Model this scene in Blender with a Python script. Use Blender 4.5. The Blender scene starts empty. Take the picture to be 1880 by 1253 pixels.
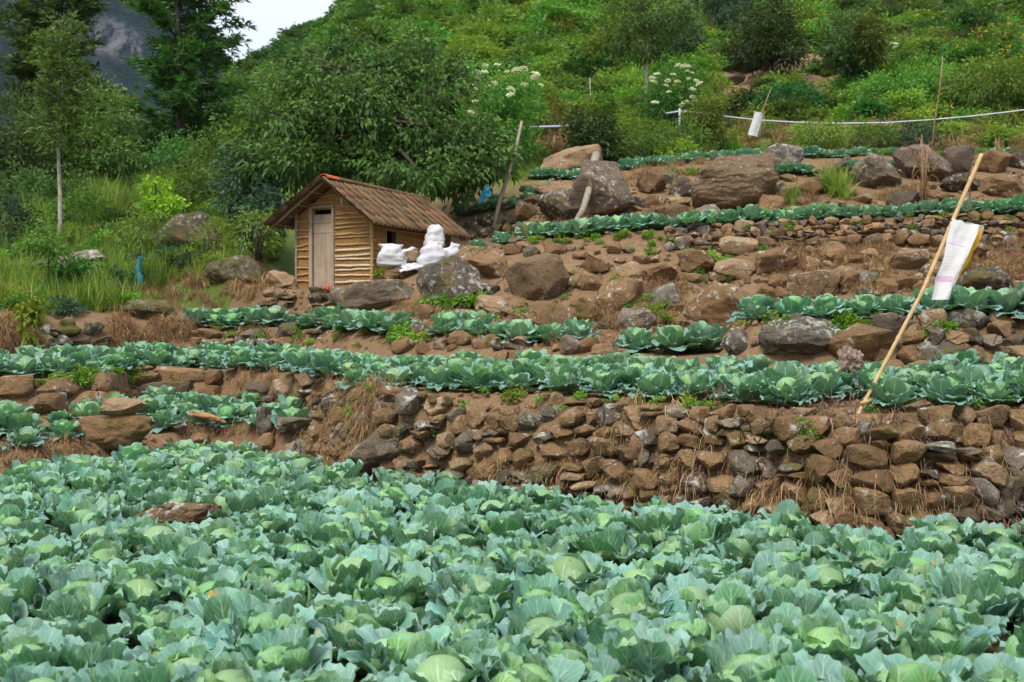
import bpy, bmesh, math, random
import numpy as np
from mathutils import Vector, Matrix, Euler, noise

R = math.radians
S = bpy.context.scene
C = S.collection
random.seed(11)
RNG = np.random.default_rng(11)

# ------------------------------------------------------------------ camera
EYE = 1.6          # eye height above the soil of the cabbage field
F = 2000.0         # focal length in photo pixels (photo 1880 wide)
cam = bpy.data.cameras.new('camera')
cam.sensor_width = 36.0
cam.lens = 36.0 * F / 1880.0
cam.clip_start = 0.1
cam.clip_end = 6000
cam.dof.use_dof = True
cam.dof.focus_distance = 9.0
cam.dof.aperture_fstop = 4.0
camo = bpy.data.objects.new('camera', cam)
C.objects.link(camo)
camo.location = (0, 0, EYE)
camo.rotation_euler = (R(90 - 0.759), 0, 0)
S.camera = camo

# ------------------------------------------------------------------ sky, sun, exposure
SUN_EL, SUN_AZ = R(56), R(205)       # high, behind the photographer and a little to the left
world = bpy.data.worlds.new('World')
S.world = world
world.use_nodes = True
wn = world.node_tree
wn.nodes.clear()
w_out = wn.nodes.new('ShaderNodeOutputWorld')
w_bg = wn.nodes.new('ShaderNodeBackground')
w_sky = wn.nodes.new('ShaderNodeTexSky')
w_sky.sky_type = 'NISHITA'
w_sky.sun_disc = False
w_sky.sun_elevation = SUN_EL
w_sky.sun_rotation = SUN_AZ
w_sky.dust_density = 2.0
w_hsv = wn.nodes.new('ShaderNodeHueSaturation')     # thin cloud layer takes most of the blue out
w_hsv.inputs['Saturation'].default_value = 0.42
w_hsv.inputs['Value'].default_value = 1.0
w_tc = wn.nodes.new('ShaderNodeTexCoord')
w_map = wn.nodes.new('ShaderNodeMapping')
w_map.inputs['Scale'].default_value = (1, 1, 2.5)
w_no = wn.nodes.new('ShaderNodeTexNoise')
w_no.inputs['Scale'].default_value = 2.2
w_no.inputs['Detail'].default_value = 6
w_rp = wn.nodes.new('ShaderNodeMapRange')
w_rp.inputs['From Min'].default_value = 0.22
w_rp.inputs['From Max'].default_value = 0.55
w_mix = wn.nodes.new('ShaderNodeMix')
w_mix.data_type = 'RGBA'
# overcast: the cloud is three times as bright overhead as at the horizon
w_sep = wn.nodes.new('ShaderNodeSeparateXYZ')
w_el = wn.nodes.new('ShaderNodeMapRange')
w_el.inputs['From Min'].default_value = 0.0
w_el.inputs['From Max'].default_value = 1.0
w_el.inputs['To Min'].default_value = 0.40
w_el.inputs['To Max'].default_value = 1.08
w_cl = wn.nodes.new('ShaderNodeVectorMath')
w_cl.operation = 'SCALE'
w_cl.inputs[0].default_value = (14.8, 15.8, 17.9)   # cloud
wn.links.new(w_sky.outputs[0], w_hsv.inputs['Color'])
wn.links.new(w_tc.outputs['Generated'], w_map.inputs[0])
wn.links.new(w_map.outputs[0], w_no.inputs['Vector'])
wn.links.new(w_no.outputs[0], w_rp.inputs[0])
wn.links.new(w_rp.outputs[0], w_mix.inputs[0])
wn.links.new(w_tc.outputs['Generated'], w_sep.inputs[0])
wn.links.new(w_sep.outputs[2], w_el.inputs[0])
wn.links.new(w_el.outputs[0], w_cl.inputs['Scale'])
wn.links.new(w_cl.outputs[0], w_mix.inputs[7])
wn.links.new(w_hsv.outputs[0], w_mix.inputs[6])
wn.links.new(w_mix.outputs[2], w_bg.inputs[0])
w_bg.inputs[1].default_value = 0.070
wn.links.new(w_bg.outputs[0], w_out.inputs[0])

sl = bpy.data.lights.new('sun', 'SUN')
sl.energy = 2.4
sl.angle = R(20)
sl.color = (1.0, 0.95, 0.87)
so = bpy.data.objects.new('sun', sl)
C.objects.link(so)
sd = Vector((math.cos(SUN_EL) * math.sin(SUN_AZ), math.cos(SUN_EL) * math.cos(SUN_AZ), math.sin(SUN_EL)))
so.rotation_euler = sd.to_track_quat('Z', 'Y').to_euler()
so.location = (0, -10, 40)

S.view_settings.view_transform = 'Standard'
S.view_settings.look = 'None'
S.view_settings.exposure = 0.68
S.view_settings.gamma = 1
S.view_settings.use_curve_mapping = False
S.cycles.max_bounces = 6
S.cycles.diffuse_bounces = 3
S.cycles.glossy_bounces = 2
S.cycles.transmission_bounces = 3
S.cycles.volume_bounces = 0
S.cycles.use_denoising = True

# ------------------------------------------------------------------ helpers: pixels, objects
def at(px, py, D):
    """a point D metres in front of the camera plane that shows at photo pixel (px, py)"""
    return Vector(((px - 940) / F * D, D, EYE + (600 - py) / F * D))

def tag(o, label=None, cat=None, group=None, kind=None):
    if label: o['label'] = label
    if cat: o['category'] = cat
    if group: o['group'] = group
    if kind: o['kind'] = kind
    return o

def empty(name, loc=(0, 0, 0), rz=0.0):
    o = bpy.data.objects.new(name, None)
    o.empty_display_size = 0.1
    o.location = loc
    o.rotation_euler = (0, 0, rz)
    C.objects.link(o)
    return o

def link(name, me, parent=None, loc=None, rot=None, scl=None):
    o = bpy.data.objects.new(name, me)
    C.objects.link(o)
    if parent is not None: o.parent = parent
    if loc is not None: o.location = loc
    if rot is not None: o.rotation_euler = rot
    if scl is not None: o.scale = scl
    return o

def copy_tree(o, kids, parent=None):
    c = o.copy()
    C.objects.link(c)
    c.parent = parent
    for ch in kids.get(o.name, ()):
        copy_tree(ch, kids, c)
    return c

def np_mesh(name, V, Fc, mat=None, smooth=False, tint=None, uv=None):
    """mesh from numpy arrays; Fc is (N,3) or (N,4); tint per face, uv per corner"""
    me = bpy.data.meshes.new(name)
    V = np.asarray(V, dtype=np.float32); Fc = np.asarray(Fc, dtype=np.int32)
    k = Fc.shape[1]; n = len(Fc)
    me.vertices.add(len(V)); me.vertices.foreach_set('co', V.ravel())
    me.loops.add(n * k); me.loops.foreach_set('vertex_index', Fc.ravel())
    me.polygons.add(n)
    me.polygons.foreach_set('loop_start', np.arange(0, n * k, k, dtype=np.int32))
    if smooth: me.polygons.foreach_set('use_smooth', np.ones(n, dtype=bool))
    if tint is not None:
        a = me.attributes.new('tint', 'FLOAT', 'FACE')
        a.data.foreach_set('value', np.asarray(tint, dtype=np.float32))
    if uv is not None:
        l = me.uv_layers.new(name='UVMap')
        l.data.foreach_set('uv', np.asarray(uv, dtype=np.float32).ravel())
    me.update(calc_edges=True)
    me.validate()
    if mat: me.materials.append(mat)
    return me

def bm_mesh(name, bm, mat=None, smooth=False, sharp=None):
    me = bpy.data.meshes.new(name)
    bmesh.ops.recalc_face_normals(bm, faces=bm.faces)
    if smooth:
        for f in bm.faces: f.smooth = True
    bm.to_mesh(me); bm.free()
    if sharp: me.set_sharp_from_angle(angle=R(sharp))
    if mat: me.materials.append(mat)
    return me

def tube(bm, pts, rad, seg=6, cap=True):
    """tapered tube along a list of points"""
    pts = [Vector(p) for p in pts]
    n = len(pts)
    if not hasattr(rad, '__len__'): rad = [rad] * n
    rings = []
    t0 = (pts[1] - pts[0]).normalized()
    ref = Vector((0, 0, 1)) if abs(t0.z) < 0.9 else Vector((1, 0, 0))
    u = t0.cross(ref).normalized()
    for i in range(n):
        t = (pts[min(i + 1, n - 1)] - pts[max(i - 1, 0)]).normalized()
        u = (u - t * u.dot(t)).normalized()
        w = t.cross(u)
        rings.append([bm.verts.new(pts[i] + (u * math.cos(2 * math.pi * k / seg) + w * math.sin(2 * math.pi * k / seg)) * rad[i]) for k in range(seg)])
    for i in range(n - 1):
        for k in range(seg):
            bm.faces.new((rings[i][k], rings[i][(k + 1) % seg], rings[i + 1][(k + 1) % seg], rings[i + 1][k]))
    if cap:
        bm.faces.new(rings[0][::-1]); bm.faces.new(rings[-1])

def box(bm, c, s, rot=None, bev=0.0):
    m = Matrix.Translation(Vector(c)) @ (rot.to_4x4() if rot else Matrix.Identity(4)) @ Matrix.Diagonal((s[0], s[1], s[2], 1))
    r = bmesh.ops.create_cube(bm, size=1.0, matrix=m)
    if bev:
        es = list({e for v in r['verts'] for e in v.link_edges})
        bmesh.ops.bevel(bm, geom=es, offset=bev, segments=1, affect='EDGES')

# ------------------------------------------------------------------ materials
class NT:
    def __init__(self, name):
        self.m = bpy.data.materials.new(name)
        self.m.use_nodes = True
        self.t = self.m.node_tree
        self.t.nodes.clear()
        self.out = self.t.nodes.new('ShaderNodeOutputMaterial')
    def n(self, typ, ins=None, **attrs):
        nd = self.t.nodes.new('ShaderNode' + typ)
        for k, v in attrs.items(): setattr(nd, k, v)
        for k, v in (ins or {}).items():
            s = nd.inputs[k]
            if isinstance(v, bpy.types.NodeSocket): self.t.links.new(v, s)
            else: s.default_value = v
        return nd
    def math(self, op, a, b=0.0, clamp=False):
        return self.n('Math', {0: a, 1: b}, operation=op, use_clamp=clamp).outputs[0]
    def rng(self, v, a, b, c=0.0, d=1.0, smooth=False):
        nd = self.n('MapRange', {0: v, 1: a, 2: b, 3: c, 4: d})
        if smooth: nd.interpolation_type = 'SMOOTHSTEP'
        return nd.outputs[0]
    def mix(self, f, a, b, mode='MIX'):
        nd = self.t.nodes.new('ShaderNodeMix'); nd.data_type = 'RGBA'; nd.blend_type = mode
        for k, v in ((0, f), (6, a), (7, b)):
            s = nd.inputs[k]
            if isinstance(v, bpy.types.NodeSocket): self.t.links.new(v, s)
            elif k: s.default_value = (*v[:3], 1)
            else: s.default_value = v
        return nd.outputs[2]
    def noise(self, vec, scale, detail=4, rough=0.55, dist=0.0):
        return self.n('TexNoise', {'Vector': vec, 'Scale': scale, 'Detail': detail, 'Roughness': rough, 'Distortion': dist}).outputs[0]
    def ramp(self, v, stops):
        nd = self.n('ValToRGB', {0: v})
        el = nd.color_ramp.elements
        el[0].position, el[0].color = stops[0][0], (*stops[0][1], 1)
        el[1].position, el[1].color = stops[-1][0], (*stops[-1][1], 1)
        for p, c in stops[1:-1]:
            e = el.new(p); e.color = (*c, 1)
        return nd.outputs[0]
    def bump(self, h, strength, dist):
        return self.n('Bump', {'Height': h, 'Strength': strength, 'Distance': dist}).outputs[0]
    def done(self, col, rough=0.8, bump=None, spec=0.3, transl=0.0, tcol=None):
        ins = {'Base Color': col if isinstance(col, bpy.types.NodeSocket) else (*col, 1), 'Roughness': rough, 'Specular IOR Level': spec}
        if bump is not None: ins['Normal'] = bump
        p = self.n('BsdfPrincipled', ins)
        sh = p.outputs[0]
        if transl:
            tc = tcol if tcol is not None else col
            ti = {'Color': tc if isinstance(tc, bpy.types.NodeSocket) else (*tc, 1)}
            if bump is not None: ti['Normal'] = bump
            tr = self.n('BsdfTranslucent', ti)
            sh = self.n('MixShader', {0: transl, 1: sh, 2: tr.outputs[0]}).outputs[0]
        self.t.links.new(sh, self.out.inputs[0])
        return self.m

def pos(m): return m.n('NewGeometry').outputs['Position']
def orand(m): return m.n('ObjectInfo').outputs['Random']
def attr(m, name): return m.n('Attribute', attribute_name=name).outputs['Fac']

def rock_mat(name, c1, c2, c3, lichen=0.0, moss=0.0, soil=0.3, strata=0.0):
    """rock of three tones with pale lichen, moss on top and soil caught in its relief"""
    m = NT(name)
    P = pos(m)
    r = orand(m)
    n1 = m.noise(P, 2.3, 5, 0.6)
    n2 = m.noise(P, 14, 5, 0.65)
    n3 = m.noise(P, 55, 4, 0.6)
    col = m.mix(m.rng(n1, 0.35, 0.65), c1, c2)
    col = m.mix(m.rng(n2, 0.5, 0.72), col, c3)
    col = m.mix(m.rng(r, 0.0, 1.0, 0.0, 0.55), col, m.mix(n2, c3, c1))
    col = m.mix(m.rng(n3, 0.4, 0.68, 0.0, 0.55), col, (0.05, 0.036, 0.024))
    vo = m.n('TexVoronoi', {'Vector': m.mix(0.25, P, m.n('TexNoise', {'Vector': P, 'Scale': 3.0, 'Detail': 4}).outputs[1]), 'Scale': 3.4}, feature='DISTANCE_TO_EDGE').outputs['Distance']
    ck = m.math('MULTIPLY', m.rng(vo, 0.0, 0.022, 1.0, 0.0), m.rng(n1, 0.48, 0.6))
    col = m.mix(m.math('MULTIPLY', ck, 0.8), col, (0.03, 0.02, 0.014))
    val = m.rng(m.math('FRACT', m.math('MULTIPLY', r, 7.31)), 0, 1, 0.55, 1.25)
    hv = m.n('HueSaturation', {'Color': col, 'Value': val})
    col = hv.outputs[0]
    h = m.math('SUBTRACT', m.math('ADD', m.math('MULTIPLY', n2, 0.9), m.math('MULTIPLY', n3, 0.4)), m.math('MULTIPLY', ck, 0.6))
    if strata:
        w = m.n('TexWave', {'Vector': P, 'Scale': 2.6, 'Distortion': 9.0, 'Detail': 5, 'Detail Scale': 1.5}, bands_direction='Z').outputs['Fac']
        col = m.mix(m.rng(w, 0.0, 0.16, strata, 0.0), col, (0.06, 0.04, 0.025))
        h = m.math('ADD', h, m.math('MULTIPLY', w, 0.45))
    if soil:
        n5 = m.noise(P, 4.5, 5, 0.7)
        col = m.mix(m.rng(n5, 0.62 - 0.25 * soil, 0.75, 0.0, 0.8), col, (0.215, 0.122, 0.058))
    if lichen:
        n4 = m.noise(P, 9.0, 6, 0.72, 0.4)
        big = m.noise(P, 1.6, 2, 0.5)
        k = m.math('MULTIPLY', m.rng(n4, 0.60 - 0.14 * lichen, 0.66 - 0.12 * lichen), m.rng(big, 0.42, 0.56), True)
        col = m.mix(m.math('MULTIPLY', k, 0.85), col, m.mix(n3, (0.50, 0.49, 0.43), (0.36, 0.38, 0.33)))
    if moss:
        nz = m.n('SeparateXYZ', {0: m.n('NewGeometry').outputs['Normal']}).outputs[2]
        n6 = m.noise(P, 3.5, 5, 0.7)
        k = m.math('MULTIPLY', m.rng(m.math('ADD', n6, m.math('MULTIPLY', nz, 0.06)), 0.62 - 0.2 * moss, 0.72 - 0.18 * moss), 0.85, True)
        col = m.mix(k, col, m.mix(n3, (0.07, 0.062, 0.014), (0.12, 0.10, 0.025)))
    return m.done(col, 0.9, m.bump(h, 1.0, 0.04), 0.15)

M = {}
M['rock_brown'] = rock_mat('rock_brown', (0.235, 0.142, 0.066), (0.31, 0.196, 0.098), (0.155, 0.096, 0.050), 0.25, 0.2, 1.0)
M['rock_spot'] = rock_mat('rock_spot', (0.085, 0.07, 0.055), (0.15, 0.12, 0.09), (0.065, 0.055, 0.045), 0.5, 0.4, 0.5)
M['rock_tan'] = rock_mat('rock_tan', (0.32, 0.21, 0.115), (0.26, 0.17, 0.095), (0.38, 0.27, 0.165), 0.2, 0.0, 0.35)
M['rock_grey'] = rock_mat('rock_grey', (0.185, 0.145, 0.105), (0.25, 0.205, 0.15), (0.13, 0.105, 0.08), 0.4, 0.25, 0.45)
M['rock_lichen'] = rock_mat('rock_lichen', (0.17, 0.145, 0.115), (0.24, 0.205, 0.16), (0.10, 0.088, 0.072), 0.75, 0.35, 0.3)
M['rock_dark'] = rock_mat('rock_dark', (0.085, 0.066, 0.048), (0.135, 0.10, 0.072), (0.06, 0.05, 0.042), 0.5, 0.45, 0.2)
M['rock_moss'] = rock_mat('rock_moss', (0.12, 0.10, 0.075), (0.18, 0.145, 0.10), (0.08, 0.068, 0.055), 0.7, 1.0, 0.15)
M['rock_orange'] = rock_mat('rock_orange', (0.36, 0.19, 0.075), (0.30, 0.15, 0.06), (0.42, 0.27, 0.13), 0.0, 0.0, 0.2)
M['rock_slate'] = rock_mat('rock_slate', (0.125, 0.095, 0.075), (0.17, 0.132, 0.10), (0.10, 0.078, 0.064), 0.15, 0.0, 0.45)
M['rock_sand'] = rock_mat('rock_sand', (0.34, 0.235, 0.135), (0.28, 0.19, 0.11), (0.40, 0.29, 0.18), 0.12, 0.1, 0.3, 0.22)

def leaf_mat(name, cols, transl=0.3, rough=0.55, spec=0.25, objvar=0.38, tmul=1.25, back=None):
    """foliage: per-leaf tint runs through a ramp, whole plants differ a little"""
    m = NT(name)
    t = attr(m, 'tint')
    k = len(cols)
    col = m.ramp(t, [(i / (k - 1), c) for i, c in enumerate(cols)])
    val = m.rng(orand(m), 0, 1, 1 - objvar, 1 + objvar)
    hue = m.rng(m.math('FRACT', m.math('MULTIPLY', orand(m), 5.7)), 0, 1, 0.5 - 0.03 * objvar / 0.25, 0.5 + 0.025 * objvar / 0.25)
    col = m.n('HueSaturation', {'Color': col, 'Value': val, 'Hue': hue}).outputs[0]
    if back: col = m.mix(m.n('NewGeometry').outputs['Backfacing'], col, back)
    tc = m.mix(1.0, col, (tmul, tmul * 1.1, tmul * 0.6), 'MULTIPLY')
    return m.done(col, rough, None, spec, transl, tc)

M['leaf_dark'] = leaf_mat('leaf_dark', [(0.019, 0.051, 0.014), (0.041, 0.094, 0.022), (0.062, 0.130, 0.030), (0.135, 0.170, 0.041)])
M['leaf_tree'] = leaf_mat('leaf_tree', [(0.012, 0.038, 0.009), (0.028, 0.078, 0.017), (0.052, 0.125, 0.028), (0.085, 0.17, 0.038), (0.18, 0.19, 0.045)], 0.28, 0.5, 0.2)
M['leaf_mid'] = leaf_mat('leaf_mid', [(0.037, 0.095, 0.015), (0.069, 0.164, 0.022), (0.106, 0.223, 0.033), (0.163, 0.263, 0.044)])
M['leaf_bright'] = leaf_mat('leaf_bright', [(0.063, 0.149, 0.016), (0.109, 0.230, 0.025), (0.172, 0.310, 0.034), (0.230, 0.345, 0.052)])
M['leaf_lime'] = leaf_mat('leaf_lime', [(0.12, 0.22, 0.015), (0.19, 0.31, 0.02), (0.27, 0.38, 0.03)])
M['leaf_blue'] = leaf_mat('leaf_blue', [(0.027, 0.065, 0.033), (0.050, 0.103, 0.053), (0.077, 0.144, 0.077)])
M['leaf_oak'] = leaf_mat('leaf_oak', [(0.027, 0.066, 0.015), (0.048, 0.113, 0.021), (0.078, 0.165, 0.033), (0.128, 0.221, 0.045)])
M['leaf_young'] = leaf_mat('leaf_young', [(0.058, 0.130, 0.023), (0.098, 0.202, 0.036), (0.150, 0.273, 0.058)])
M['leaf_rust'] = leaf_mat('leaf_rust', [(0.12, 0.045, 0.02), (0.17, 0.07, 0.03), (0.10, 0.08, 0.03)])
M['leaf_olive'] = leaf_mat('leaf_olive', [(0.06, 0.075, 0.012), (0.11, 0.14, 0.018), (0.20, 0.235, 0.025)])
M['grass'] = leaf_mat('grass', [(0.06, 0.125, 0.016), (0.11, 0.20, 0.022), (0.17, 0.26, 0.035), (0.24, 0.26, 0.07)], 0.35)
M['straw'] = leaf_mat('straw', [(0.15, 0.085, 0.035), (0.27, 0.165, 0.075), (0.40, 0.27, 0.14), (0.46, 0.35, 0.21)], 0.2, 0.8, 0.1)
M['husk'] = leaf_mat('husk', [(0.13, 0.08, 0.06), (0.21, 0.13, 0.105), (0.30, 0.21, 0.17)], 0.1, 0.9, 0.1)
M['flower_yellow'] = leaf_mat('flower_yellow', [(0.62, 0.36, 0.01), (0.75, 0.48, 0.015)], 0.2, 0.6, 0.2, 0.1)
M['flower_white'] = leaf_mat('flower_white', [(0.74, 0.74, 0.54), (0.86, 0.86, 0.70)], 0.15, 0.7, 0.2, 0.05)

def bark_mat(name, c1, c2, sc=6):
    m = NT(name)
    P = pos(m)
    mp = m.n('Mapping', {0: P, 3: (sc, sc, sc * 0.35)}).outputs[0]
    n1 = m.noise(mp, 3.0, 5, 0.65)
    return m.done(m.mix(m.rng(n1, 0.35, 0.68), c1, c2), 0.9, m.bump(n1, 0.6, 0.02), 0.15)
M['bark_dark'] = bark_mat('bark_dark', (0.035, 0.028, 0.02), (0.085, 0.068, 0.05))
M['bark_pale'] = bark_mat('bark_pale', (0.24, 0.215, 0.17), (0.46, 0.43, 0.36))
M['bark_grey'] = bark_mat('bark_grey', (0.19, 0.155, 0.115), (0.36, 0.31, 0.24), 10)
M['stump'] = bark_mat('stump', (0.13, 0.085, 0.065), (0.36, 0.26, 0.205), 12)
M['bamboo'] = bark_mat('bamboo', (0.36, 0.235, 0.105), (0.50, 0.36, 0.185), 5)
M['stick'] = bark_mat('stick', (0.20, 0.125, 0.07), (0.33, 0.215, 0.125), 8)
M['batten'] = bark_mat('batten', (0.31, 0.175, 0.065), (0.50, 0.335, 0.16), 14)
M['batten_pale'] = bark_mat('batten_pale', (0.46, 0.36, 0.24), (0.68, 0.58, 0.44), 14)
M['pole_grey'] = bark_mat('pole_grey', (0.20, 0.165, 0.13), (0.34, 0.29, 0.24), 12)
M['pole_white'] = bark_mat('pole_white', (0.34, 0.29, 0.24), (0.62, 0.58, 0.52), 9)

def plain(name, c, rough=0.6, spec=0.3, nscale=20, namp=0.25, bump=0.0, transl=0.0):
    m = NT(name)
    n1 = m.noise(pos(m), nscale, 4, 0.6)
    d = tuple(x * (1 - namp) for x in c)
    e = tuple(min(1, x * (1 + namp * 0.6)) for x in c)
    return m.done(m.mix(m.rng(n1, 0.3, 0.7), d, e), rough, m.bump(n1, bump, 0.02) if bump else None, spec, transl)
M['mud'] = None
def mud_mat():
    m = NT('mud_wall')
    P = pos(m)
    n1 = m.noise(P, 5, 5, 0.65); n2 = m.noise(P, 38, 4, 0.65)
    v = m.n('TexVoronoi', {'Vector': P, 'Scale': 30.0, 'Randomness': 1.0}).outputs[0]
    col = m.mix(m.rng(n1, 0.3, 0.7), (0.25, 0.130, 0.044), (0.37, 0.212, 0.078))
    col = m.mix(m.rng(n2, 0.5, 0.75), col, (0.19, 0.105, 0.042))
    h = m.math('ADD', m.math('MULTIPLY', n2, 0.7), m.math('MULTIPLY', v, 0.5))
    return m.done(col, 0.95, m.bump(h, 0.9, 0.03), 0.1)
M['mud'] = mud_mat()
def plank_mat():
    m = NT('old_plank')
    P = pos(m)
    mp = m.n('Mapping', {0: P, 3: (30, 30, 1.6)}).outputs[0]
    n1 = m.noise(mp, 1.5, 6, 0.7); n2 = m.noise(P, 3.5, 4, 0.6)
    col = m.mix(m.rng(n1, 0.3, 0.7), (0.20, 0.145, 0.095), (0.37, 0.285, 0.20))
    col = m.mix(m.rng(n2, 0.45, 0.75, 0, 0.7), col, (0.38, 0.33, 0.27))
    col = m.n('HueSaturation', {'Color': col, 'Value': m.rng(orand(m), 0, 1, 0.82, 1.15)}).outputs[0]
    return m.done(col, 0.85, m.bump(n1, 0.5, 0.01), 0.15)
M['plank'] = plank_mat()
def tile_mat():
    m = NT('clay_tile')
    P = pos(m)
    r = orand(m)
    r2 = m.math('FRACT', m.math('MULTIPLY', r, 13.7))
    n1 = m.noise(P, 3.0, 5, 0.65); n2 = m.noise(P, 30, 4, 0.65)
    col = m.ramp(r, [(0.0, (0.145, 0.062, 0.034)), (0.35, (0.105, 0.056, 0.032)), (0.7, (0.15, 0.078, 0.040)), (0.92, (0.235, 0.090, 0.044)), (1.0, (0.19, 0.11, 0.065))])
    col = m.mix(m.rng(n1, 0.38, 0.62, 0, 0.85), col, (0.105, 0.082, 0.030))     # algae
    col = m.mix(m.rng(n2, 0.5, 0.75, 0, 0.6), col, (0.06, 0.042, 0.03))        # grime
    col = m.n('HueSaturation', {'Color': col, 'Value': m.rng(r2, 0, 1, 0.8, 1.25)}).outputs[0]
    return m.done(col, 0.85, m.bump(n2, 0.4, 0.01), 0.25)
M['tile'] = tile_mat()
M['tile_new'] = plain('new_clay_tile', (0.46, 0.115, 0.045), 0.8, 0.2, 25, 0.3)
M['dark_inside'] = plain('dark_wood', (0.035, 0.026, 0.018), 0.9, 0.1)
M['black_hose'] = plain('black_hose', (0.035, 0.035, 0.042), 0.55, 0.4, 8, 0.4)
M['white_pipe'] = plain('white_pipe', (0.50, 0.53, 0.58), 0.5, 0.4, 4, 0.2)
M['blue_pipe'] = plain('blue_grey_pipe', (0.42, 0.48, 0.55), 0.5, 0.4, 4, 0.2)
M['teal_plastic'] = plain('teal_plastic', (0.045, 0.26, 0.32), 0.5, 0.4, 12, 0.35, 0.2, 0.2)
M['blue_plastic'] = plain('blue_plastic', (0.03, 0.33, 0.50), 0.5, 0.4, 12, 0.3, 0.2, 0.2)
M['red_plastic'] = plain('red_plastic', (0.60, 0.06, 0.03), 0.5, 0.4, 12, 0.2)
M['yellow_liner'] = plain('yellow_liner', (0.80, 0.46, 0.012), 0.55, 0.3, 15, 0.2, 0.2, 0.2)

def sack_mat():
    m = NT('woven_sack')
    P = pos(m)
    n1 = m.noise(P, 9, 5, 0.6); n2 = m.noise(P, 2.2, 3, 0.5)
    wv = m.n('TexWave', {'Vector': P, 'Scale': 45.0, 'Distortion': 0.6}, bands_direction='Z').outputs['Fac']
    col = m.mix(m.rng(n2, 0.4, 0.7), (0.48, 0.48, 0.50), (0.58, 0.58, 0.575))
    col = m.mix(m.rng(n1, 0.54, 0.78, 0, 0.6), col, (0.47, 0.41, 0.33))
    h = m.math('ADD', n1, m.math('MULTIPLY', wv, 0.12))
    return m.done(col, 0.65, m.bump(h, 0.5, 0.03), 0.25)
M['sack'] = sack_mat()
def sack_print_mat():
    m = NT('printed_sack')
    uv = m.n('TexCoord').outputs['UV']
    sp = m.n('SeparateXYZ', {0: uv})
    u, v = sp.outputs[0], sp.outputs[1]
    n1 = m.noise(pos(m), 14, 4, 0.6)
    col = m.mix(m.rng(n1, 0.55, 0.8, 0, 0.5), (0.68, 0.68, 0.68), (0.56, 0.56, 0.58))
    def band(lo, hi): return m.math('MULTIPLY', m.math('GREATER_THAN', v, lo), m.math('LESS_THAN', v, hi))
    def ub(lo, hi): return m.math('MULTIPLY', m.math('GREATER_THAN', u, lo), m.math('LESS_THAN', u, hi))
    pink = (0.60, 0.16, 0.44)
    # block of thin ruled lines and small illegible print
    lines = m.math('GREATER_THAN', m.math('FRACT', m.math('MULTIPLY', v, 26.0)), 0.80)
    k = m.math('MULTIPLY', m.math('MULTIPLY', lines, band(0.36, 0.74)), ub(0.10, 0.74))
    brk = m.rng(m.n('TexNoise', {'Vector': m.n('Mapping', {0: uv, 3: (26, 10, 1)}).outputs[0], 'Scale': 3.0, 'Detail': 2}).outputs[0], 0.38, 0.5)
    col = m.mix(m.math('MULTIPLY', m.math('MULTIPLY', k, brk), 0.55), col, (0.60, 0.42, 0.60))
    col = m.mix(m.math('MULTIPLY', m.math('MULTIPLY', band(0.697, 0.707), ub(0.04, 0.80)), 0.8), col, pink)
    col = m.mix(m.math('MULTIPLY', m.math('MULTIPLY', band(0.797, 0.803), ub(0.28, 0.55)), 0.5), col, pink)
    st = m.math('GREATER_THAN', m.math('FRACT', m.math('MULTIPLY', v, 66.0)), 0.42)
    col = m.mix(m.math('MULTIPLY', m.math('MULTIPLY', m.math('MULTIPLY', st, band(0.235, 0.302)), ub(0.03, 0.80)), 0.8), col, pink)
    return m.done(col, 0.65, m.bump(n1, 0.35, 0.02), 0.25, 0.2)
M['sack_print'] = sack_print_mat()

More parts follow.
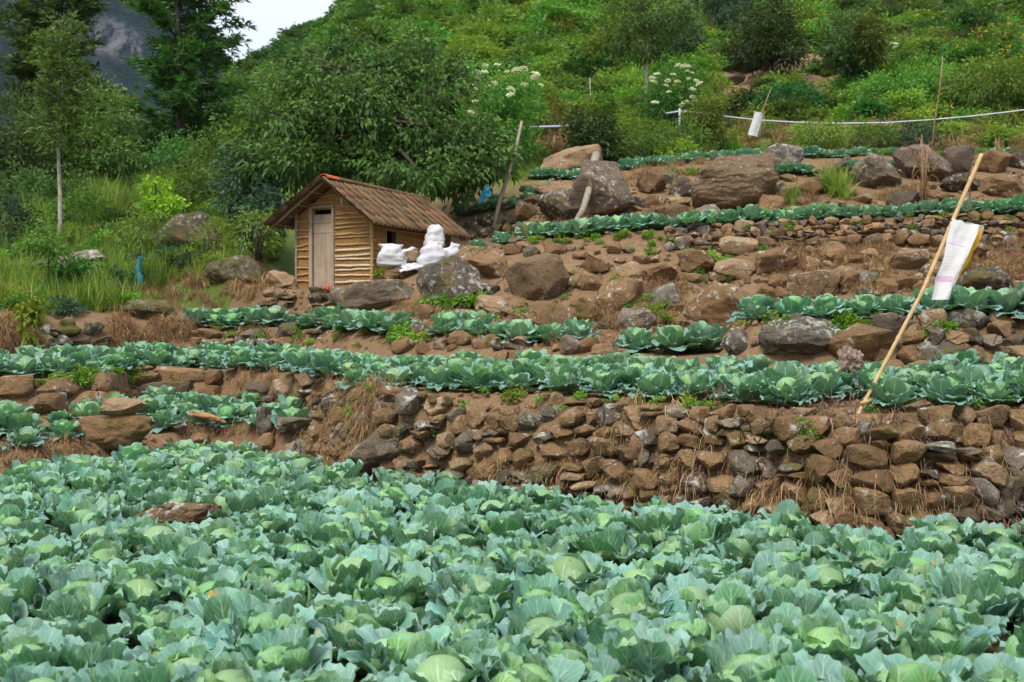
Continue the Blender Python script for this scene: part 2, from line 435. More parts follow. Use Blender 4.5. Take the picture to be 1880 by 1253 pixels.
def cabbage_mat(name, front, back, vein, tip):
    """waxy leaf: pale midrib and side veins, glaucous back, per-plant variation; uv = (across, along)"""
    m = NT(name)
    uv = m.n('TexCoord').outputs['UV']
    P = pos(m)
    wob = m.noise(P, 9, 3, 0.6)
    sp = m.n('SeparateXYZ', {0: uv})
    u = m.math('ABSOLUTE', m.math('SUBTRACT', m.math('MULTIPLY', sp.outputs[0], 2.0), 1.0))
    v = sp.outputs[1]
    r = orand(m)
    n1 = m.noise(P, 5, 4, 0.6)
    n2 = m.noise(P, 60, 3, 0.6)
    # veins fan out from the base
    ph = m.math('ADD', m.math('SUBTRACT', v, m.math('MULTIPLY', u, 0.62)), m.math('MULTIPLY', wob, 0.10))
    fr = m.math('ABSOLUTE', m.math('SUBTRACT', m.math('FRACT', m.math('MULTIPLY', ph, 7.0)), 0.5))
    side = m.math('MULTIPLY', m.rng(fr, 0.0, 0.15, 1.0, 0.0), m.rng(u, 0.05, 0.95, 0.85, 0.2))
    fine = m.math('MULTIPLY', m.rng(m.math('ABSOLUTE', m.math('SUBTRACT', m.math('FRACT', m.math('MULTIPLY', ph, 21.0)), 0.5)), 0.0, 0.2, 1.0, 0.0), 0.22)
    mid = m.rng(m.math('DIVIDE', u, m.rng(v, 0.0, 1.0, 1.0, 0.18)), 0.03, 0.12, 1.0, 0.0)
    vk = m.math('MAXIMUM', m.math('MAXIMUM', mid, side), fine)
    fcol = m.mix(m.rng(n1, 0.3, 0.7), front, tuple(x * 0.78 for x in front))
    bcol = m.mix(m.rng(n1, 0.3, 0.7), back, tuple(x * 0.82 for x in back))
    bf = m.n('NewGeometry').outputs['Backfacing']
    col = m.mix(bf, fcol, bcol)
    col = m.mix(m.rng(v, 0.55, 0.0, 0.0, 0.6), col, tip)                     # paler towards the stalk
    col = m.mix(m.math('MULTIPLY', vk, 0.75), col, vein)
    edge = m.rng(attr(m, 'rim'), 0.86, 1.0)
    col = m.mix(m.math('MULTIPLY', edge, 0.40), col, (0.32, 0.50, 0.40))
    val = m.rng(r, 0, 1, 0.86, 1.12)
    r2 = m.math('FRACT', m.math('MULTIPLY', r, 9.17))
    hue = m.rng(r2, 0, 1, 0.482, 0.52)
    col = m.n('HueSaturation', {'Color': col, 'Value': val, 'Hue': hue, 'Saturation': m.rng(m.math('FRACT', m.math('MULTIPLY', r, 31.7)), 0, 1, 0.82, 1.1)}).outputs[0]
    # a few yellowed, bitten spots
    sp2 = m.noise(P, 3.2, 4, 0.65)
    col = m.mix(m.rng(sp2, 0.685, 0.72), col, (0.46, 0.32, 0.10))
    hv = m.n('TexVoronoi', {'Vector': P, 'Scale': 13.0, 'Randomness': 1.0})
    hol = m.math('MULTIPLY', m.math('LESS_THAN', hv.outputs['Distance'], m.rng(n2, 0.3, 0.7, 0.05, 0.15)), m.math('GREATER_THAN', m.n('SeparateColor', {0: hv.outputs['Color']}).outputs[0], 0.80))
    col = m.mix(m.math('MULTIPLY', hol, 0.9), col, (0.02, 0.03, 0.012))      # bites of caterpillars
    h = m.math('ADD', m.math('MULTIPLY', vk, 0.5), m.math('ADD', m.math('MULTIPLY', n2, 0.15), m.math('MULTIPLY', wob, 0.6)))
    tc = m.mix(1.0, col, (1.15, 1.25, 0.6), 'MULTIPLY')
    return m.done(col, 0.5, m.bump(h, 0.45, 0.012), 0.32, 0.22, tc)
M['cab_outer'] = cabbage_mat('cabbage_outer_leaf', (0.082, 0.222, 0.142), (0.122, 0.285, 0.245), (0.42, 0.60, 0.45), (0.19, 0.36, 0.16))
M['cab_mid'] = cabbage_mat('cabbage_middle_leaf', (0.115, 0.292, 0.152), (0.155, 0.345, 0.265), (0.46, 0.64, 0.45), (0.26, 0.44, 0.19))
M['cab_inner'] = cabbage_mat('cabbage_inner_leaf', (0.190, 0.405, 0.135), (0.240, 0.450, 0.240), (0.52, 0.67, 0.41), (0.35, 0.52, 0.21))
M['cab_head'] = cabbage_mat('cabbage_head', (0.220, 0.430, 0.155), (0.27, 0.47, 0.21), (0.54, 0.68, 0.43), (0.37, 0.53, 0.24))

def ground_mat():
    m = NT('terrain')
    P = pos(m)
    veg = attr(m, 'veg')
    n1 = m.noise(P, 1.3, 5, 0.65); n2 = m.noise(P, 9, 5, 0.7); n3 = m.noise(P, 45, 4, 0.65)
    soil = m.mix(m.rng(n1, 0.3, 0.7), (0.165, 0.100, 0.052), (0.25, 0.160, 0.088))
    soil = m.mix(m.rng(n2, 0.45, 0.75), soil, (0.12, 0.068, 0.036))
    soil = m.mix(m.rng(n3, 0.52, 0.72, 0, 0.75), soil, (0.37, 0.255, 0.14))
    grs = m.mix(m.rng(n2, 0.3, 0.7), (0.055, 0.10, 0.016), (0.10, 0.15, 0.028))
    grs = m.mix(m.rng(n1, 0.55, 0.75, 0, 0.6), grs, (0.17, 0.13, 0.05))
    col = m.mix(m.rng(m.math('ADD', veg, m.math('MULTIPLY', m.math('SUBTRACT', n2, 0.5), 0.8)), 0.35, 0.65), soil, grs)
    h = m.math('ADD', m.math('MULTIPLY', n2, 0.8), m.math('MULTIPLY', n3, 0.4))
    return m.done(col, 0.95, m.bump(h, 0.9, 0.06), 0.1)
M['ground'] = ground_mat()
# ------------------------------------------------------------------ terrain: terraces as a loft of profiles
# each column: (distance, height) of the named lines of the place, from the field to the hill top
#   1 foot of first wall, 2/3 lower terrace, 4 front edge and 5 back of the middle terrace, 6/7 next terrace,
#   8 foot and 9 edge of the hut terrace, 10 its back, 11 bank, 12/13 top terrace, 14.. the hillside
COLS = {
 0:    [(9.9,.05),(10.2,.35),(11.8,.62),(12.1,1.0),(15.5,1.15),(15.9,1.6),(17.5,1.85),(19,2.1),(20,2.35),(22,2.8),(25,3.4),(27,3.9),(30,4.6),(36,6.0),(48,8),(85,12),(130,13),(200,-10),(450,-60)],
 190:  [(11.1,.05),(11.4,.4),(12.6,.62),(12.8,1.0),(17,1.15),(17.5,1.7),(18.6,1.95),(20,2.25),(21,2.5),(23,3.0),(25,3.5),(27,4.1),(30,4.9),(36,6.3),(48,8.6),(85,13),(130,15),(200,-5),(450,-60)],
 240:  [(11.4,.05),(11.8,.4),(14.2,.60),(14.6,1.0),(17.3,1.15),(17.8,1.65),(18.8,1.9),(20,2.2),(21,2.5),(23,3.0),(25,3.5),(27,4.1),(30,4.9),(36,6.3),(48,8.6),(85,14),(130,18),(200,0),(450,-60)],
 400:  [(12.3,.05),(12.8,.41),(14.6,.56),(15,1.0),(17.8,1.15),(18.4,1.55),(19.3,1.62),(19.6,1.8),(20.2,2.4),(22.5,2.95),(25,3.6),(27,4.2),(30,5),(36,6.6),(48,9.2),(85,19),(130,27),(200,18),(450,-40)],
 530:  [(11.3,.05),(11.9,.40),(13.2,.5),(13.6,1.0),(17.4,1.15),(18.1,1.55),(18.7,1.62),(18.9,1.75),(19.2,2.24),(24,2.62),(25.5,3.1),(27,3.7),(30,5),(36,7),(48,10.5),(85,22),(130,34),(200,42),(450,0)],
 600:  [(10.5,.05),(10.8,.35),(11.4,.75),(11.8,1.0),(16.6,1.15),(17.3,1.55),(18.1,1.62),(18.4,1.72),(19,2.24),(24,2.62),(25.5,3.1),(27,3.7),(30,5),(36,7),(48,11),(85,23.5),(130,38),(200,58),(450,60)],
 660:  [(10,.05),(10.1,.4),(10.2,.75),(10.35,1.0),(15.3,1.15),(16.3,1.5),(17.3,1.6),(17.8,1.75),(18.9,2.26),(24,2.68),(25.5,3.15),(27,3.7),(30,5),(36,7),(48,11.3),(85,25),(130,41),(200,65),(450,110)],
 800:  [(9.3,.05),(9.4,.4),(9.55,.75),(9.75,1.0),(14.2,1.15),(14.9,1.42),(16.2,1.6),(17.6,2.2),(18.6,2.62),(22.5,3.1),(24,3.5),(25,4.0),(29,5),(35,7),(48,11.8),(85,27),(130,46),(200,75),(450,160)],
 950:  [(8.85,.05),(8.95,.38),(9.15,.72),(9.6,1.0),(13.3,1.15),(14.1,1.36),(15.8,1.45),(18.3,2.75),(19.2,3.1),(22.6,3.4),(23.6,3.55),(24.2,4.2),(27,5.0),(34,7.1),(48,11.9),(85,28),(130,48),(200,80),(450,180)],
 1080: [(8.45,.05),(8.55,.4),(8.7,.74),(9.0,1.0),(12.6,1.15),(13.5,1.36),(15.7,1.45),(18.2,2.8),(18.8,3.15),(22,3.35),(24,4.3),(26.6,5.35),(29,5.6),(34,7.2),(48,12),(85,28.5),(130,49),(200,82),(450,185)],
 1200: [(8.1,.05),(8.18,.4),(8.28,.75),(8.5,1.0),(11.4,1.12),(12,1.28),(15.6,1.45),(18.1,2.83),(18.6,3.24),(22,3.4),(24,4.4),(27,5.6),(30,5.8),(34,7.2),(48,12.2),(85,28.8),(130,49),(200,83),(450,185)],
 1320: [(7.75,.05),(7.82,.4),(7.92,.75),(8.12,1.0),(10.9,1.12),(11.5,1.28),(15.8,1.5),(18,2.88),(18.5,3.3),(22,3.42),(24,4.5),(27,5.7),(30,5.85),(34,7.2),(48,12.3),(85,29),(130,49.5),(200,84),(450,185)],
 1380: [(7.55,.05),(7.62,.4),(7.7,.75),(7.9,1.0),(10.6,1.12),(11.1,1.62),(16,1.72),(17.9,2.9),(18.4,3.33),(22,3.43),(24,4.5),(27,5.72),(30,5.87),(34,7.25),(48,12.4),(85,29),(130,49.5),(200,84),(450,185)],
 1560: [(7.1,.05),(7.17,.4),(7.27,.75),(7.5,1.0),(10.3,1.12),(10.8,1.66),(15.8,1.74),(17.6,2.92),(18,3.37),(21.5,3.45),(23.5,4.5),(27,5.76),(30,5.9),(34,7.3),(48,12.6),(85,29.5),(130,50),(200,85),(450,185)],
 1880: [(7.15,.05),(7.22,.4),(7.32,.75),(7.55,1.0),(10.1,1.12),(10.6,1.68),(15.6,1.75),(17,2.83),(17.5,3.4),(21,3.5),(22.5,4.3),(27,5.83),(30,6),(34,7.4),(48,12.9),(85,30),(130,52),(200,86),(450,190)],
}
NEAR = (0.7, 0.0)
KX = sorted(COLS)
TAB = np.array([[NEAR] + COLS[k] for k in KX], dtype=float)     # (columns, 20, 2)

def profile(px):
    """distance/height pairs of the ground along the direction of photo column px"""
    px = min(max(px, KX[0]), KX[-1])
    i = min(max(int(np.searchsorted(KX, px)) - 1, 0), len(KX) - 2)
    f = (px - KX[i]) / (KX[i + 1] - KX[i])
    return TAB[i] * (1 - f) + TAB[i + 1] * f

def wob(px, s):
    """small natural unevenness of the terrace edges, in metres of distance"""
    if s <= 0.05: return 0.0
    k = 0.10 if s < 14 else 0.5
    return k * noise.noise((px * 0.012, s * 0.6, 3.3)) + 0.6 * k * noise.noise((px * 0.04, s, 9.1))

def gpt(px, s):
    """ground point at photo column px and line parameter s (between the named lines)"""
    p = profile(px)
    i = min(int(s), len(p) - 2); f = s - i
    D = p[i][0] * (1 - f) + p[i + 1][0] * f + wob(px, s)
    z = p[i][1] * (1 - f) + p[i + 1][1] * f
    amp = 0.03 if s < 10 else (0.12 if s < 14 else 0.8)
    if s > 0.9: z += amp * noise.noise((px * 0.01 + 5, D * 0.5, 1.7))
    return Vector(((px - 940) / F * D, D, z))

def ground_z(px, D):
    p = profile(px)
    for i in range(len(p) - 1):
        if p[i][0] <= D <= p[i + 1][0]:
            f = (D - p[i][0]) / (p[i + 1][0] - p[i][0])
            return gpt(px, i + f).z
    return p[-1][1]

def hit(px, py, smin=0.0):
    """where the line of sight through photo pixel (px, py) meets the ground"""
    k = (600 - py) / F
    p = profile(px)
    for i in range(int(smin), len(p) - 1):
        a = p[i][1] - (EYE + k * p[i][0]); b = p[i + 1][1] - (EYE + k * p[i + 1][0])
        if a <= 0 <= b:
            f = -a / (b - a + 1e-9)
            return gpt(px, i + f)
        if i == int(smin) and a > 0: return gpt(px, i)
    return None

gx = list(np.concatenate([np.arange(-2600, -200, 120), np.arange(-200, 2081, 9), np.arange(2200, 4500, 120)]))
sub = [10, 3, 6, 3, 8, 3, 6, 3, 3, 5, 4, 4, 5, 5, 10, 16, 14, 6, 3]
gs = []
for i, k in enumerate(sub): gs += [i + j / k for j in range(k)]
gs.append(19.0)
V = np.array([[gpt(float(x), s) for s in gs] for x in gx]).reshape(-1, 3)
nx, ns = len(gx), len(gs)
ii, jj = np.meshgrid(np.arange(nx - 1), np.arange(ns - 1), indexing='ij')
a = (ii * ns + jj).ravel()
Fq = np.stack([a, a + ns, a + ns + 1, a + 1], 1)
terr = np_mesh('terrain', V, Fq, M['ground'], True)
veg = []
BARE_EARTH = [(1455, 150, 95, 42), (1345, 172, 38, 38), (1000, 262, 62, 26), (1505, 118, 40, 14)]
def sm(v, a, b): return min(1.0, max(0.0, (v - a) / (b - a)))
k_ = 0
for x in gx:
    lf = sm(x, 470, 380)                    # left slope: grass comes down to the third terrace
    for s in gs:
        v = max(sm(s, 12.6, 13.6), lf * sm(s, 6.3, 7.6), sm(x, 620, 500) * sm(s, 9.3, 10.5) * .9, .42 * sm(s, 10, 11) * sm(x, 1080, 950))
        if s > 13:
            p = V[k_]; px_, py_ = x, 600 - F * (p[2] - EYE) / p[1]
            for a, b, c, d in BARE_EARTH: v -= 1.3 * math.exp(-((px_ - a) / c) ** 2 - ((py_ - b) / d) ** 2)
        veg.append(v); k_ += 1
at_ = terr.attributes.new('veg', 'FLOAT', 'POINT'); at_.data.foreach_set('value', np.array(veg, dtype=np.float32))
tag(link('terrain', terr), 'brown terraced hillside with green upper slopes', kind='structure')
# the field soil goes on under and behind the photographer
sb = bmesh.new()
vs = [sb.verts.new(p) for p in ((-60, -60, -0.02), (60, -60, -0.02), (60, 6, -0.02), (-60, 6, -0.02))]
sb.faces.new(vs)
me = bm_mesh('soil', sb, M['ground'])
tag(link('soil', me), 'brown soil of the cabbage field', kind='structure')

# ------------------------------------------------------------------ far mountain
def mountain_mat():
    m = NT('mountain')
    P = pos(m)
    n1 = m.noise(P, 0.012, 6, 0.65); n2 = m.noise(P, 0.07, 5, 0.7); n3 = m.noise(P, 0.02, 5, 0.6, 0.8)
    col = m.mix(m.rng(n2, 0.35, 0.65), (0.005, 0.014, 0.014), (0.017, 0.036, 0.030))
    nz = m.n('SeparateXYZ', {0: m.n('NewGeometry').outputs['Normal']}).outputs[2]
    mp = m.n('Mapping', {0: P, 3: (0.09, 0.09, 0.018)}).outputs[0]
    n4 = m.noise(mp, 1.0, 6, 0.7)
    cl = m.math('MULTIPLY', attr(m, 'cliff'), m.rng(m.math('ADD', m.math('MULTIPLY', n3, 0.5), m.math('MULTIPLY', n4, 0.5)), 0.47, 0.53), True)
    rk = m.mix(m.rng(n4, 0.42, 0.66), (0.030, 0.034, 0.042), (0.15, 0.148, 0.145))
    col = m.mix(cl, col, rk)
    return m.done(col, 0.95, m.bump(m.math('ADD', n2, n1), 1.0, 14.0), 0.05)
mv, cf = [], []
nu, nv = 150, 70
for i in range(nu):
    px = -1400 + i * (2150 / (nu - 1))
    # ridge line of the far mountain in this direction
    top = np.interp(px, [-1400, -300, 0, 150, 250, 330, 400, 450, 520, 700], [-420, -330, -260, -180, -110, -20, 80, 150, 230, 420])
    for j in range(nv):
        f = j / (nv - 1)
        py = 620 + (top - 620) * f ** 0.85
        D = 620 + 420 * f + 30 * noise.fractal((px * 0.006, f * 4, 2.2), 1.0, 2.0, 5)
        py += 10 * noise.fractal((px * 0.02, f * 7, 7.7), 0.9, 2.0, 4)
        mv.append(at(px, py, D))
        cf.append(max(0.0, 1 - ((px - 205) / 75) ** 2 * 1.0 - ((py - 72 - (px - 205) * 0.28) / 44) ** 2) * 1.6 + max(0, 1 - ((px - 175) / 30) ** 2 - ((py - 140) / 30) ** 2) * 0.4)
ii, jj = np.meshgrid(np.arange(nu - 1), np.arange(nv - 1), indexing='ij')
a = (ii * nv + jj).ravel()
mm = np_mesh('mountain', np.array(mv), np.stack([a, a + nv, a + nv + 1, a + 1], 1), mountain_mat(), True)
q = mm.attributes.new('cliff', 'FLOAT', 'POINT'); q.data.foreach_set('value', np.array(cf, dtype=np.float32))
tag(link('mountain', mm), 'dark blue forested mountain with pale cliffs far behind', kind='structure')

# ------------------------------------------------------------------ stones
def stone_verts(seed, n, boxy, cuts, rough, cutlo=0.62):
    """unit stone (about -0.5..0.5): rounded block, cut by a few planes, then roughened"""
    rr = random.Random(seed)
    bm = bmesh.new()
    bmesh.ops.create_icosphere(bm, subdivisions=n, radius=1.0)
    pl = []
    for _ in range(cuts):
        d = Vector((rr.gauss(0, 1), rr.gauss(0, 1), rr.gauss(0, 1))).normalized()
        pl.append((d, rr.uniform(cutlo, 0.92)))
    off = Vector((seed * 3.1, seed * 1.7, seed * 0.3))
    for v in bm.verts:
        p = v.co.normalized()
        e = boxy
        k = (abs(p.x) ** e + abs(p.y) ** e + abs(p.z) ** e) ** (-1 / e)
        p = p * k
        for d, o in pl:
            t = p.dot(d) - o
            if t > 0: p = p - d * t * 0.92
        p = p * (1 + rough * noise.fractal(p * 1.6 + off, 0.9, 2.0, 4))
        v.co = p
    lo = Vector([min(v.co[i] for v in bm.verts) for i in range(3)]); hi = Vector([max(v.co[i] for v in bm.verts) for i in range(3)])
    for v in bm.verts:
        v.co = Vector([(v.co[i] - lo[i]) / (hi[i] - lo[i]) - 0.5 for i in range(3)])
    return bm

SMALL = [stone_verts(100 + i, 3, [5, 8, 4, 6][i % 4], 8 + i % 4, 0.10, 0.60) for i in range(12)]
STONES = {}
TINY = stone_verts(77, 1, 3, 5, .12, .7)
def stone_mesh(kind, i):
    k = (kind, i % 12)
    if k not in STONES:
        STONES[k] = bm_mesh('stone', SMALL[i % 12].copy(), M[kind], True, 27)
    return STONES[k]

PALETTE = ['rock_brown'] * 10 + ['rock_tan'] * 3 + ['rock_grey'] * 2 + ['rock_dark'] + ['rock_lichen'] + ['rock_slate']
def place_stone(parent, base, c, size, rz=0.0, tilt=6, pal=PALETTE, rnd=random):
    o = link('stone', stone_mesh(rnd.choice(pal), rnd.randrange(12)), parent)
    o.location = Vector(c) - base
    o.rotation_euler = (R(rnd.gauss(0, tilt)), R(rnd.gauss(0, tilt)), rz + R(rnd.gauss(0, tilt)) + (math.pi if rnd.random() < .5 else 0))
    o.scale = size
    return o

def dry_wall(label, px0, px1, s0, s1, hmin, hmax, seed, pal=PALETTE, skip=0.06, wide=(0.9, 2.3), group=None, top_free=0.0, limit=300, name='dry_stone_wall', depth=0.24, emb=(-0.09, -0.01), fill=0):
    """courses of separate stones laid against the terrace face between lines s0 and s1"""
    rr = random.Random(seed)
    base = gpt((px0 + px1) / 2, s0)
    root = tag(empty(name, base), label, 'stone wall', group)
    cnt = 0
    H = max(abs(gpt((px0 + px1) / 2, s1).z - gpt((px0 + px1) / 2, s0).z), 0.05)
    t = 0.0
    while t < 1.0 - top_free * 0.5 and cnt < limit:
        hh = rr.uniform(hmin, hmax)
        px = px0 + rr.uniform(0, 10)
        while px < px1 and cnt < limit:
            m = gpt(px, s0 + (s1 - s0) * min(t, 1))
            h = hh * rr.uniform(0.75, 1.25)
            w = h * rr.uniform(*wide)
            dpx = w * F / m.y
            # course lines wander along the wall
            tt = t + 0.10 * noise.noise((px * 0.006, seed, t * 2)) + 0.5 * h / H
            cx = px + dpx / 2
            if 0 <= tt <= 1.04 and cx < px1:
                if rr.random() > skip + (top_free if tt > 0.72 else 0):
                    c = gpt(cx, s0 + (s1 - s0) * min(max(tt, 0), 1))
                    q = gpt(cx + 12, s0 + (s1 - s0) * min(max(tt, 0), 1))
                    rz = math.atan2(q.y - c.y, q.x - c.x)
                    if rr.random() < 0.16:
                        for k in (-0.25, 0.25):
                            place_stone(root, base, c + Vector((0, rr.uniform(*emb), k * h)), (w * 1.04, depth, h * 0.57), rz, 5, pal, rr); cnt += 1
                    else:
                        place_stone(root, base, c + Vector((0, rr.uniform(*emb), 0)), (w * 1.09, depth * rr.uniform(.8, 1.2), h * 1.17), rz, 6, pal, rr); cnt += 1
            px += dpx * 1.0
        t += hh * 0.97 / H
    # small filling stones and clods wedged between the big ones
    if fill:
        t_ = TINY.copy()
        bv = np.array([v.co[:] for v in t_.verts]); bt = np.array([[v.index for v in f.verts] for f in t_.faces]); t_.free()
        VV, FF = [], []
        more = 260 if px1 > 1880 else 0          # the wall goes on past the right edge
        for q in range(fill + more):
            px = rr.uniform(px0, px1) if q < fill else rr.uniform(px1, px1 + 300); f_ = rr.random() ** .8
            c = gpt(px, s0 + (s1 - s0) * f_) + Vector((0, rr.uniform(-.03, .02), 0)) - base
            z_ = rr.uniform(.025, .065) if q < fill else rr.uniform(.09, .16)
            m_ = np.array((Euler((rr.uniform(0, 6), rr.uniform(0, 6), rr.uniform(0, 6))).to_matrix() @ Matrix.Diagonal((z_ * rr.uniform(.8, 1.7), z_, z_ * rr.uniform(.6, 1)))))
            FF.append(bt + len(VV) * len(bv)); VV.append(bv @ m_.T + np.array(c))
        o = link('small_stones', np_mesh('small_stones', np.concatenate(VV), np.concatenate(FF), M['rock_brown'], False), root)
        o['kind'] = 'stuff'
    return root

dry_wall('long brown dry stone wall rising straight out of the dense cabbage field at right', 690, 1905, 1.0, 3.9, 0.088, 0.16, 5, limit=300, top_free=0.12, skip=0.0, wide=(.9, 1.9), emb=(-0.10, -0.01), fill=420, pal=['rock_brown'] * 9 + ['rock_tan'] * 2 + ['rock_grey'] * 3 + ['rock_dark', 'rock_lichen', 'rock_spot'])
dry_wall('low earthy stone wall at left between the two lowest cabbage terraces', -15, 660, 3.0, 3.95, 0.13, 0.24, 6, skip=0.35, wide=(1.2, 2.8))
dry_wall('short mossy stone wall with hanging vine at the left edge', 62, 202, 5.0, 6.0, 0.13, 0.2, 7, pal=['rock_moss', 'rock_dark', 'rock_moss', 'rock_lichen'], skip=0.03)
dry_wall('low stone edging under the cabbages in front of the hut', 345, 600, 5.0, 5.95, 0.10, 0.17, 8, skip=0.15)
dry_wall('low stone edging under the short cabbage row in mid slope', 800, 1165, 5.0, 5.95, 0.09, 0.16, 9, skip=0.12)
dry_wall('neat grey brown stone wall holding the long upper cabbage row', 1215, 1905, 8.0, 8.95, 0.10, 0.18, 10, wide=(.9, 2.0), fill=150, pal=PALETTE + ['rock_slate'] * 4 + ['rock_tan'] * 2, skip=0.0)
dry_wall('shaded mossy stone wall just behind the hut roof', 836, 965, 11.0, 11.95, 0.22, 0.34, 12, pal=['rock_moss', 'rock_dark', 'rock_dark'], skip=0.0, wide=(0.6, 1.1))
dry_wall('rough stone wall between boulders at the right edge under the bag pole', 1590, 1905, 5.0, 6.0, 0.11, 0.2, 13, skip=0.1)
dry_wall('tumbled stones along the far left lower terrace edge by the flat slab', 340, 560, 1.0, 2.0, 0.15, 0.26, 14, pal=['rock_tan', 'rock_grey', 'rock_orange', 'rock_brown'], skip=0.05, wide=(1.0, 2.4), name='stone_edging')
dry_wall('stone step of stacked slabs under the hut door', 560, 640, 8.0, 9.0, 0.10, 0.15, 15, pal=['rock_brown', 'rock_dark', 'rock_grey'], skip=0.0, wide=(1.8, 3.4), name='stone_step')
dry_wall('stacked slabs left of the hut door by the round stone', 478, 548, 8.0, 9.0, 0.11, 0.16, 16, pal=['rock_brown', 'rock_grey', 'rock_tan'], skip=0.0, wide=(1.6, 3.0), name='stone_step')

def rubble(label, regions, seed, radii, pal=PALETTE, name='stone_bank', limit=300, flat=0.72, cat='stone bank'):
    """stones of falling size thrown on a bank until they touch; regions are photo boxes on the ground"""
    rr = random.Random(seed)
    x0, y0, x1, y1 = regions[0]
    base = hit((x0 + x1) / 2, (y0 + y1) / 2)
    root = tag(empty(name, base), label, cat)
    got = []
    cnt = 0
    for r, tries in radii:
        for _ in range(tries):
            x0, y0, x1, y1 = rr.choice(regions)
            x, y = rr.uniform(x0, x1), rr.uniform(y0, y1)
            rad = r * rr.uniform(0.75, 1.25)
            if any((x - a) ** 2 + ((y - b) / 0.75) ** 2 < (0.82 * (rad + c)) ** 2 for a, b, c in got): continue
            if any(abs(x - bx) < bw / 2 + rad * .5 and abs(y - by) < bh / 2 + rad * .4 for bx, by, bw, bh in BOULDER_BOXES): continue
            p = hit(x, y + rad * 0.3)
            if p is None: continue
            got.append((x, y, rad))
            w = 2 * rad * p.y / F
            place_stone(root, base, p + Vector((0, 0, w * 0.16)), (w * rr.uniform(.95, 1.35), w * rr.uniform(.7, 1.0), w * flat * rr.uniform(.8, 1.2)), R(rr.uniform(-35, 35)), 13, pal, rr)
            cnt += 1
            if cnt >= limit: return root
    return root

